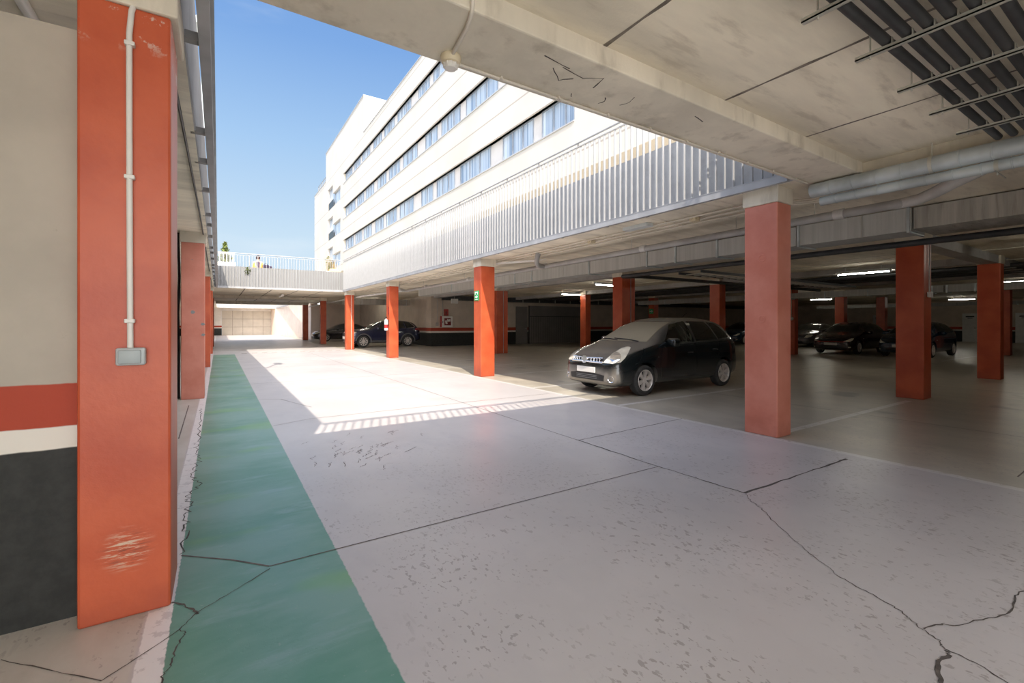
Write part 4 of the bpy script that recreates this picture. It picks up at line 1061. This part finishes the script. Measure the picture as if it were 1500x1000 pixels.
def make_car(kind, label, loc, spec):
    root = thing('car', label, 'car', loc)
    st = spec['st']; solid = tmp(loft(st), 2)
    r = spec['r']; wx = spec['wheels']; paint = M[spec['paint']]; W = spec['W']
    wells = []
    for x in wx:
        for s in (-1, 1):
            wells.append(cyl_y(x, r+.01, r+.045, min(s*(W-.30), s*(W+.2)), max(s*(W-.30), s*(W+.2))))
    body0 = boolean(solid, wells, 'DIFFERENCE')
    infl = bpy.data.objects.new('tmp', body0.data.copy()); C.objects.link(infl)
    infl.data = body0.data.copy()
    b = bmesh.new(); b.from_mesh(infl.data); b.normal_update()
    for v in b.verts: v.co += v.normal*.004
    b.to_mesh(infl.data); b.free()
    cut = []; names = []
    cav = None
    if spec.get('cavity'):
        cst = []
        for (x, zb, Wm, zm, Wb, zl, We, ze, zc) in spec['cavity']:
            cst.append((x, zb, Wm, zm, Wb, zl, We, ze, zc))
        cav = tmp(loft(cst), 2)
        body1 = boolean(body0, [cav], 'DIFFERENCE')
    else: body1 = boolean(body0, [], 'DIFFERENCE')
    tools = []
    for nm, poly, mat, sides in spec['side']:
        for s in sides:
            pz = side_prism(poly, s); tools.append(pz)
            g = boolean(infl if not cav else body0, [pz], 'INTERSECT')
            if cav:
                g2 = boolean(g, [cav], 'DIFFERENCE'); kill(g); g = g2
            if len(g.data.polygons): finish(g, nm, M[mat], root)
            else: kill(g)
            if cav and 'window' in nm:
                pg = side_prism(grow(poly, .012), s); b2 = boolean(body1, [pg], 'DIFFERENCE'); kill(body1, pg); body1 = b2
    for nm, poly, x0, x1, mat in spec['front']:
        pz = front_prism(poly, x0, x1); tools.append(pz)
        g = boolean(infl if not (cav and nm == 'windscreen') else body0, [pz], 'INTERSECT')
        if cav and nm == 'windscreen':
            g2 = boolean(g, [cav], 'DIFFERENCE'); kill(g); g = g2
            pg = front_prism(grow(poly, .012), x0, x1); b2 = boolean(body1, [pg], 'DIFFERENCE'); kill(body1, pg); body1 = b2
        if len(g.data.polygons): finish(g, nm, M[mat], root)
        else: kill(g)
    infl2 = infl.copy(); infl2.data = infl.data.copy(); C.objects.link(infl2)
    b = bmesh.new(); b.from_mesh(infl2.data); b.normal_update()
    for v in b.verts: v.co += v.normal*.004
    b.to_mesh(infl2.data); b.free(); tools.append(infl2)
    for nm, poly, mat, th in spec.get('diag', []):
        for s in (-1, 1):
            pz = diag_prism(poly, s, th); tools.append(pz)
            g = boolean(infl2 if 'bowl' in nm or 'bulb' in nm else infl, [pz], 'INTERSECT')
            if len(g.data.polygons):
                finish(g, nm, M[mat], root)
            else: kill(g)
    slits = []
    for line in spec.get('seams', []):
        for s in (-1, 1): slits.append(side_prism(thin(line, .009), s, W-.075, W+.2))
    if slits:
        b2 = boolean(body1, slits, 'DIFFERENCE'); kill(body1, *slits); body1 = b2
    finish(body1, 'body', paint, root, 32)
    for x in wx:
        for s in (-1, 1): wheel(root, x, s, r, s*(W-.115), spec['tw'], spec['spokes'], kind)
    # dark wheel-well liners come with the body; plates, handles, mirrors
    m = MB(); px, pz_ = spec['plate']; m.bbox(px-.012, -.26, pz_-.055, px+.012, .26, pz_+.055, .006); m.build('number_plate', M['plate'], root)
    for s in (-1, 1):
        mx, my, mz = spec['mirror']
        m = MB(); m.bbox(-.085, -.13, -.085, .085, .13, .085, .05, 3, Matrix.Translation((mx, s*(my+.13), mz)) @ Matrix.Rotation(s*.25, 4, 'Z')); m.tube([(mx+.06, s*(my-.06), mz-.07), (mx+.04, s*(my+.07), mz-.05)], [.035, .028], 10)
        m.build('mirror', paint, root, 40)
        for hx, hz in spec['handles']:
            MB().bbox(hx-.085, s*W*.985-.018, hz-.016, hx+.085, s*W*.985+.018, hz+.016, .012, 2).build('door_handle', paint, root, 40)
    kill(solid, body0, infl, *wells, *tools)
    if cav: kill(cav)
    return root

mpv = [(0.00, .31, .46, .44, .44, .55, .28, .60, .61), (.05, .22, .66, .44, .63, .63, .44, .70, .715), (.18, .18, .785, .49, .74, .73, .52, .815, .835), (.50, .18, .842, .55, .80, .865, .56, .925, .95), (.90, .18, .845, .60, .825, .945, .62, 1.01, 1.035),
       (1.08, .18, .845, .6, .825, .965, .655, 1.10, 1.13), (1.42, .18, .845, .6, .83, .98, .635, 1.295, 1.34), (1.80, .18, .845, .6, .83, .99, .60, 1.455, 1.505), (2.30, .18, .845, .6, .83, .995, .585, 1.525, 1.565), (3.0, .18, .845, .6, .825, 1.005, .575, 1.515, 1.55),
       (3.55, .18, .84, .6, .815, 1.02, .555, 1.46, 1.495), (3.78, .21, .825, .6, .80, 1.03, .535, 1.385, 1.415), (3.93, .24, .80, .6, .765, 1.0, .57, 1.10, 1.125), (4.04, .27, .73, .58, .69, .90, .5, .94, .955), (4.09, .33, .58, .55, .55, .70, .4, .72, .73)]
cavn = [(1.02, .46, .70, .60, .70, .80, .50, .93, .95), (1.12, .45, .785, .60, .775, .90, .56, 1.03, 1.06), (1.44, .45, .79, .6, .785, .95, .585, 1.25, 1.295), (1.81, .45, .79, .6, .785, .96, .55, 1.41, 1.46), (2.30, .45, .79, .6, .785, .97, .535, 1.48, 1.52), (3.0, .45, .79, .6, .78, .98, .525, 1.47, 1.505), (3.52, .45, .785, .6, .77, .99, .505, 1.41, 1.445), (3.72, .48, .75, .6, .74, .99, .48, 1.32, 1.35), (3.82, .52, .68, .6, .66, .9, .45, 1.05, 1.08)]
NOTE = dict(st=mpv, cavity=cavn, r=.302, wheels=(.80, 3.40), W=.845, tw=.19, spokes=6, paint='note', plate=(-.005, .50), mirror=(1.50, .80, 1.03), handles=((2.18, .80), (3.06, .84)),
  side=[('front_window', [(1.40, 1.03), (1.80, 1.385), (2.28, 1.455), (2.33, 1.03)], 'clearglass', (-1, 1)), ('rear_window', [(2.43, 1.035), (2.39, 1.455), (3.02, 1.445), (3.17, 1.06)], 'tintglass', (-1, 1)), ('quarter_window', [(3.25, 1.07), (3.11, 1.435), (3.42, 1.395), (3.62, 1.20), (3.64, 1.10)], 'tintglass', (-1, 1)),
        ('tail_lamp', [(3.80, .98), (3.72, 1.18), (3.66, 1.40), (3.74, 1.40), (3.99, 1.12), (4.02, .98)], 'tail', (-1, 1)), ('side_indicator', [(1.16, .745), (1.18, .765), (1.23, .765), (1.25, .745), (1.23, .725), (1.18, .725)], 'lens', (-1, 1))],
  front=[('windscreen', [(-.66, 1.045), (-.53, 1.455), (.53, 1.455), (.66, 1.045)], .7, 2.05, 'windscreen'), ('rear_screen', [(-.6, 1.06), (-.5, 1.38), (.5, 1.38), (.6, 1.06)], 3.6, 4.3, 'darkglass'),
         ('lower_grille', [(-.47, .30), (-.49, .41), (-.30, .435), (.30, .435), (.49, .41), (.47, .30)], -.2, .4, 'blk'), ('upper_grille', [(-.46, .66), (-.40, .735), (.40, .735), (.46, .66)], -.2, .6, 'blk')],
  diag=[('headlight', [(.36, .655), (.44, .745), (.56, .85), (.70, .935), (.82, .965), (.865, .94), (.83, .85), (.775, .75), (.70, .675), (.55, .645)], 'lens', 40), ('headlight_bowl', [(.60+.105*math.cos(k*PI/10), .765+.095*math.sin(k*PI/10)) for k in range(20)], 'reflector', 40)],
  seams=[[(1.27, .32), (1.22, .62), (1.30, .93)], [(2.40, .30), (2.39, .70), (2.38, 1.0)], [(3.10, .62), (3.24, .82), (3.24, 1.02)], [(1.27, .32), (2.4, .30), (2.95, .30)], [(.52, .63), (.62, .66), (.72, .80), (.78, .93)], [(1.3, .935), (2.38, .975)]])
car = make_car('note', 'black compact family car parked nose-out behind the sunlit floor, dusty bonnet', (6.20, 6.87, 0), NOTE)
# grille bars, badge, fog lamps, wipers, cabin of the near car
m = MB()
for z in (.335, .365, .395): m.tube([(.035, -.45, z), (.0, -.25, z), (-.012, 0, z), (.0, .25, z), (.035, .45, z)], .007, 6)
m.build('lower_grille_slat', M['cladding'], car)
for s in (-1, 1):
    m = MB(); pts = [(-.03, s*.06, .735), (.0, s*.22, .74), (.045, s*.43, .745)]; m.tube(pts, .012, 8)
    m.tube([(-.045, s*.06, .668), (-.02, s*.22, .662), (.03, s*.44, .655)], .022, 8)
    for k in range(4): m.tube([(-.02+.012*k, s*(.17+.07*k), .735), (-.03+.012*k, s*(.17+.07*k), .67)], .008, 6)
    m.build('chrome_grille_bar', M['chrome'], car, 40)
m = MB(); mt = Matrix.Translation((-.045, 0, .70)) @ Matrix.Rotation(-PI/2, 4, 'Y')
m.lathe([(.058, -.012), (.074, -.012), (.078, .0), (.074, .014), (.058, .014)], 28, mt, True); m.box(-.058, -.085, .685, -.040, .085, .715)
m.build('badge', M['chrome'], car, 40)
m = MB(); m.lathe([(0, 0), (.056, 0), (.056, .01), (0, .01)], 24, Matrix.Translation((-.040, 0, .70)) @ Matrix.Rotation(-PI/2, 4, 'Y')); m.prism([(-.055, -.07, .655), (-.055, -.03, .64), (-.055, .03, .64), (-.055, .07, .655), (-.02, .10, .745), (-.02, -.10, .745)], (.03, 0, 0))
m.build('badge_shield', M['chrome'], car, 40)
for s in (-1, 1):
    mt = Matrix.Translation((.075, s*.62, .345)) @ Matrix.Rotation(-s*.45, 4, 'Z') @ Matrix.Rotation(-PI/2, 4, 'Y')
    m = MB(); m.lathe([(.045, -.01), (.066, -.01), (.070, .008), (.062, .022), (.045, .012)], 24, mt, True); f = m.build('fog_lamp_ring', M['chrome'], car, 40)
    m = MB(); m.lathe([(0, .012), (.03, .008), (.046, 0), (.046, -.02), (0, -.02)], 20, mt); m.build('fog_lamp', M['reflector'], car, 40)
m = MB(); m.tube([(.93, -.52, 1.055), (.965, -.2, 1.085), (.985, .18, 1.10)], .010, 6); m.tube([(.93, .05, 1.06), (.97, .3, 1.085), (1.0, .56, 1.085)], .010, 6); m.build('wiper', M['blk'], car, 40)
m = MB(); m.tube([(3.0, 0, 1.54), (3.08, 0, 1.60), (3.2, 0, 1.66)], [.012, .008, .004], 6); m.build('aerial', M['blk'], car)
for s in (-.37, .37):
    m = MB(); m.bbox(1.95, s-.24, .48, 2.45, s+.24, .66, .06, 3); m.bbox(-.06, -.24, 0, .08, .24, .58, .06, 3, Matrix.Translation((2.45, s, .60)) @ Matrix.Rotation(.22, 4, 'Y')); m.bbox(2.50, s-.13, 1.20, 2.60, s+.13, 1.36, .04, 3)
    m.build('front_seat', M['seat'], car, 50)
m = MB(); m.bbox(2.9, -.6, .48, 3.35, .6, .70, .06, 3); m.bbox(-.06, -.6, 0, .08, .6, .55, .06, 3, Matrix.Translation((3.38, 0, .62)) @ Matrix.Rotation(.22, 4, 'Y'))
for s in (-.38, .38): m.bbox(3.42, s-.12, 1.16, 3.52, s+.12, 1.30, .04, 3)
m.build('rear_bench', M['seat'], car, 50)
m = MB(); m.bbox(1.12, -.72, .60, 1.50, .72, .985, .08, 3); m.build('dashboard', M['dash'], car, 50)
m = MB(); m.lathe([(.165, -.012), (.182, 0), (.165, .012), (.155, 0)], 28, Matrix.Translation((1.68, -.37, .95)) @ Matrix.Rotation(1.05, 4, 'Y'), True); m.tube([(1.5, -.37, .86), (1.68, -.37, .95)], .03, 8); m.tube([(1.68, -.53, .95), (1.68, -.21, .95)], .018, 6); m.build('steering_wheel', M['blk'], car, 40)
for s in (-1, 1):
    m = MB(); m.box(2.31, s*.735-.015, .98, 2.43, s*.735+.015, 1.15); m.prism([(2.31, s*.735-.015, 1.15), (2.43, s*.735-.015, 1.15), (2.43, s*.60-.015, 1.42), (2.31, s*.60-.015, 1.42)], (0, .03, 0)); m.build('pillar_trim', M['pillar_trim'], car)

suvst = [(0.00, .36, .55, .55, .52, .70, .35, .78, .79), (.06, .27, .74, .55, .70, .80, .50, .89, .905), (.22, .24, .86, .58, .82, .89, .60, .97, .985), (.60, .23, .915, .62, .88, .96, .64, 1.02, 1.04), (1.15, .23, .92, .64, .895, 1.0, .68, 1.07, 1.09),
         (1.35, .23, .92, .64, .895, 1.01, .69, 1.13, 1.17), (1.75, .23, .92, .64, .895, 1.02, .66, 1.38, 1.42), (2.15, .23, .92, .64, .895, 1.03, .63, 1.53, 1.575), (2.6, .23, .92, .64, .895, 1.04, .62, 1.575, 1.615), (3.3, .23, .92, .64, .89, 1.06, .60, 1.555, 1.59),
         (3.85, .24, .915, .64, .88, 1.09, .575, 1.49, 1.52), (4.08, .27, .90, .64, .86, 1.10, .57, 1.40, 1.43), (4.25, .30, .88, .64, .83, 1.06, .62, 1.16, 1.18), (4.36, .33, .80, .62, .76, .92, .55, .96, .97), (4.40, .38, .65, .6, .62, .78, .45, .80, .81)]
SUV = dict(st=suvst, r=.345, wheels=(.88, 3.53), W=.92, tw=.22, spokes=10, paint='suv', plate=(-.005, .56), mirror=(1.70, .86, 1.09), handles=((2.38, .88), (3.28, .90)),
  side=[('front_window', [(1.62, 1.08), (2.05, 1.43), (2.58, 1.52), (2.62, 1.09)], 'darkglass', (-1, 1)), ('rear_window', [(2.70, 1.09), (2.67, 1.52), (3.30, 1.50), (3.40, 1.12)], 'darkglass', (-1, 1)), ('quarter_window', [(3.47, 1.13), (3.37, 1.49), (3.70, 1.44), (3.98, 1.22), (3.9, 1.16)], 'darkglass', (-1, 1)),
        ('chrome_window_trim', [(3.74, 1.45), (3.78, 1.45), (4.03, 1.22), (3.92, 1.13), (3.5, 1.10), (3.5, 1.125), (3.9, 1.155), (3.98, 1.22)], 'chrome', (-1, 1)),
        ('tail_lamp', [(4.02, .98), (4.02, 1.08), (4.20, 1.12), (4.36, 1.08), (4.36, .98)], 'tail', (-1, 1)), ('sill_cladding', [(1.25, .26), (1.25, .40), (3.15, .40), (3.15, .26)], 'cladding', (-1, 1))],
  front=[('windscreen', [(-.70, 1.11), (-.57, 1.50), (.57, 1.50), (.70, 1.11)], .9, 2.4, 'darkglass'), ('upper_grille', [(-.45, .66), (-.52, .82), (.52, .82), (.45, .66)], -.2, .4, 'blk'), ('lower_grille', [(-.6, .34), (-.5, .46), (.5, .46), (.6, .34)], -.2, .4, 'blk')],
  diag=[('headlight', [(.48, .80), (.60, .90), (.86, .93), (.98, .90), (.86, .80), (.62, .76)], 'lens', 40)],
  seams=[[(1.40, .40), (1.38, .7), (1.48, .98)], [(2.66, .40), (2.66, 1.05)], [(3.25, .75), (3.42, 1.08)]])
suv = make_car('suv', 'dark blue crossover with silver multi-spoke wheels parked behind the extinguisher pillar', (6.17, 27.65, 0), SUV)
for x in SUV['wheels']:
    for s in (-1, 1):
        m = MB(); r1 = .392; n = 20
        for i in range(n):
            a0, a1 = PI*i/n-.12, PI*(i+1)/n-.12
            q = [m.bm.verts.new((x+rr*math.cos(a), s*.915, .355+rr*math.sin(a))) for rr, a in ((r1, a0), (r1+.07, a0), (r1+.07, a1), (r1, a1))]
            q2 = [m.bm.verts.new((v.co.x, s*.945, v.co.z)) for v in q]
            m.face(q2)
            for k in range(4): m.face([q[k], q[(k+1) % 4], q2[(k+1) % 4], q2[k]])
        m.build('arch_cladding', M['cladding'], suv)

sedst = [(0.00, .30, .50, .42, .48, .52, .32, .58, .59), (.06, .20, .70, .44, .66, .60, .48, .67, .685), (.22, .17, .83, .48, .78, .70, .56, .765, .78), (.65, .16, .885, .54, .84, .82, .60, .875, .895), (1.20, .16, .89, .58, .86, .89, .66, .955, .975),
         (1.42, .16, .89, .58, .86, .90, .67, 1.03, 1.06), (1.85, .16, .89, .58, .86, .92, .63, 1.26, 1.29), (2.25, .16, .89, .58, .86, .93, .59, 1.375, 1.41), (2.7, .16, .89, .58, .86, .94, .575, 1.39, 1.43), (3.2, .16, .89, .58, .86, .95, .57, 1.345, 1.38),
         (3.65, .17, .885, .58, .85, .96, .60, 1.20, 1.23), (4.0, .18, .88, .58, .83, .96, .62, 1.06, 1.08), (4.3, .22, .85, .58, .79, .92, .60, .99, 1.0), (4.45, .28, .74, .55, .70, .8, .5, .86, .87), (4.5, .34, .6, .5, .56, .66, .4, .70, .71)]
SED = dict(st=sedst, r=.325, wheels=(.88, 3.58), W=.89, tw=.21, spokes=8, paint='coupe', plate=(-.005, .48), mirror=(1.75, .83, .98), handles=((2.45, .80), (3.3, .82)),
  side=[('front_window', [(1.72, .97), (2.12, 1.25), (2.62, 1.335), (2.66, .98)], 'darkglass', (-1, 1)), ('rear_window', [(2.74, .985), (2.71, 1.335), (3.2, 1.29), (3.62, 1.08), (3.6, 1.01)], 'darkglass', (-1, 1)), ('tail_lamp', [(4.14, .80), (4.14, .90), (4.46, .90), (4.46, .80)], 'tail', (-1, 1))],
  front=[('windscreen', [(-.70, .99), (-.55, 1.33), (.55, 1.33), (.70, .99)], .9, 2.5, 'darkglass'), ('lower_grille', [(-.5, .26), (-.42, .40), (.42, .40), (.5, .26)], -.2, .4, 'blk')],
  diag=[('headlight', [(.45, .58), (.58, .70), (.90, .76), (.97, .72), (.80, .62), (.6, .57)], 'lens', 40)],
  seams=[[(1.42, .36), (1.40, .6), (1.5, .88)], [(2.70, .36), (2.70, .95)]])
sed = make_car('coupe', 'low dark saloon parked under the bridge, half hidden by a red pillar', (6.08, 37.95, 0), SED)

def scaled(st, sx, sy, sz): return [(a*sx, b*sz, c*sy, d*sz, e*sy, f*sz, g*sy, h*sz, i*sz) for a, b, c, d, e, f, g, h, i in st]
HAT = dict(NOTE); HAT.update(st=scaled(mpv, 1.02, 1.02, .955), cavity=None, W=.862, paint='hatch', spokes=5, r=.31, plate=(-.005, .47))
def zsc(poly, s): return [(a*1.02, b*s) for a, b in poly]
HAT['side'] = [(n, zsc(p, .955), 'darkglass' if 'window' in n else mt, s) for n, p, mt, s in NOTE['side']]
HAT['front'] = [(n, [(a, b*.955) for a, b in p], x0, x1, 'darkglass' if 'screen' in n else mt) for n, p, x0, x1, mt in NOTE['front']]
HAT['diag'] = [('headlight', [(.40, .60), (.56, .66), (.72, .74), (.84, .74), (.80, .66), (.62, .58)], 'lens', 40), ('fog_lamp', [(.56, .30), (.56, .35), (.68, .36), (.68, .31)], 'lens', 40)]
HAT['seams'] = []; HAT['handles'] = (); HAT['mirror'] = (1.5, .82, .99); HAT['wheels'] = (.82, 3.46)
hat = make_car('hatch', 'dark burgundy car facing out with red bumper strip, deep in the garage on the right', (23.55, 9.62, 0), HAT)
MB().tube([(.14, -.72, .58), (.02, -.5, .575), (-.02, 0, .57), (.02, .5, .575), (.14, .72, .58)], .02, 8).build('bumper_strip', M['red'], hat, 40)
def recolour(root, src_m, dst):
    for ch in [q for q in bpy.data.objects if q.parent == root]:
        for sl in ch.material_slots:
            if sl.material == M[src_m]:
                sl.link = 'OBJECT'; sl.material = M[dst]
def copy_car(src, label, loc, a, b):
    r = dup_tree(src, loc, label); recolour(r, a, b); return r
c2 = copy_car(hat, 'dark blue car peeking out on both sides of the big orange pillar', (23.6, 7.1, 0), 'hatch', 'bluecar')
c3 = copy_car(hat, 'petrol blue car seen between the black car tail and the large salmon pillar', (28.6, 17.9, 0), 'hatch', 'tealcar')
c4 = copy_car(sed, 'grey car parked behind the dark burgundy car, only its side and mirror showing', (28.6, 13.6, 0), 'coupe', 'greycar')
for r in (c2, c3):
    for ch in [q for q in bpy.data.objects if q.parent == r and q.name.startswith('bumper_strip')]: bpy.data.objects.remove(ch)

# ------------------------------------------------------------------ light, sky, camera
w = bpy.data.worlds.new('World'); SC.world = w; w.use_nodes = True
nt = w.node_tree; bg = nt.nodes['Background']; out = nt.nodes['World Output']
def wn(t, **k):
    n = nt.nodes.new(t)
    for a, b in k.items(): setattr(n, a, b)
    return n
tc = wn('ShaderNodeTexCoord'); sp = wn('ShaderNodeSeparateXYZ'); nt.links.new(tc.outputs['Generated'], sp.inputs[0])
cr = wn('ShaderNodeValToRGB'); nt.links.new(sp.outputs[2], cr.inputs[0])
el = cr.color_ramp.elements; el[0].position = 0.0; el[0].color = (.66, .77, .86, 1); el[1].position = .72; el[1].color = (.12, .27, .62, 1)
e = el.new(.16); e.color = (.56, .72, .86, 1)
e = el.new(.34); e.color = (.36, .56, .83, 1)
e = el.new(.50); e.color = (.20, .38, .73, 1)
no = wn('ShaderNodeTexNoise'); mp = wn('ShaderNodeMapping'); mp.inputs['Scale'].default_value = (1.2, 1.2, 5)
nt.links.new(tc.outputs['Generated'], mp.inputs[0]); nt.links.new(mp.outputs[0], no.inputs['Vector']); no.inputs['Scale'].default_value = 2.2; no.inputs['Detail'].default_value = 6
mr = wn('ShaderNodeMapRange', interpolation_type='SMOOTHSTEP'); nt.links.new(no.outputs['Fac'], mr.inputs[0]); mr.inputs[1].default_value = .50; mr.inputs[2].default_value = .78
mr.inputs[4].default_value = .55
mx = wn('ShaderNodeMix', data_type='RGBA'); nt.links.new(mr.outputs[0], mx.inputs[0]); nt.links.new(cr.outputs[0], mx.inputs[6]); mx.inputs[7].default_value = (.80, .87, .93, 1)
# bright hazy half of the sky around the sun
dt = wn('ShaderNodeVectorMath', operation='DOT_PRODUCT'); nt.links.new(tc.outputs['Generated'], dt.inputs[0]); dt.inputs[1].default_value = Vector((-.15, -.90, .40)).normalized()
ml = wn('ShaderNodeMapRange', interpolation_type='SMOOTHSTEP'); nt.links.new(dt.outputs['Value'], ml.inputs[0]); ml.inputs[1].default_value = .05; ml.inputs[2].default_value = .95
SKY_GLOW = 4.2
vm = wn('ShaderNodeVectorMath', operation='SCALE'); vm.inputs[0].default_value = (1.0, .97, .95); mm = wn('ShaderNodeMath', operation='MULTIPLY'); nt.links.new(ml.outputs[0], mm.inputs[0]); mm.inputs[1].default_value = SKY_GLOW
nt.links.new(mm.outputs[0], vm.inputs['Scale'])
ad = wn('ShaderNodeVectorMath', operation='ADD'); nt.links.new(mx.outputs[2], ad.inputs[0]); nt.links.new(vm.outputs[0], ad.inputs[1])
nt.links.new(ad.outputs[0], bg.inputs[0]); bg.inputs[1].default_value = 1.0
sl = bpy.data.lights.new('sun', 'SUN'); sl.energy = 6.0; sl.color = (1.0, .90, .76); sl.angle = .0093
so = bpy.data.objects.new('sun', sl); C.objects.link(so); so.location = (-8, -26, 30)
so.rotation_euler = Vector((.27, .86, -1)).to_track_quat('-Z', 'Y').to_euler()

cam = bpy.data.cameras.new('camera'); cam.sensor_width = 36; cam.lens = 16; cam.shift_y = -27/1500
cam.clip_end = 500; cam.clip_start = .05
co = bpy.data.objects.new('camera', cam); C.objects.link(co); co.location = (0, 0, 1.42)
co.rotation_euler = (PI/2, 0, -math.atan(430/(1500*16/36)))
SC.camera = co
vs = SC.view_settings; vs.view_transform = 'Standard'; vs.look = 'None'; vs.exposure = 0.12; vs.gamma = 1.0; vs.use_curve_mapping = False
SC.cycles.max_bounces = 10; SC.cycles.diffuse_bounces = 6; SC.cycles.glossy_bounces = 4; SC.cycles.transparent_max_bounces = 16
SC.cycles.use_denoising = True
SC.cycles.sample_clamp_indirect = 6.0
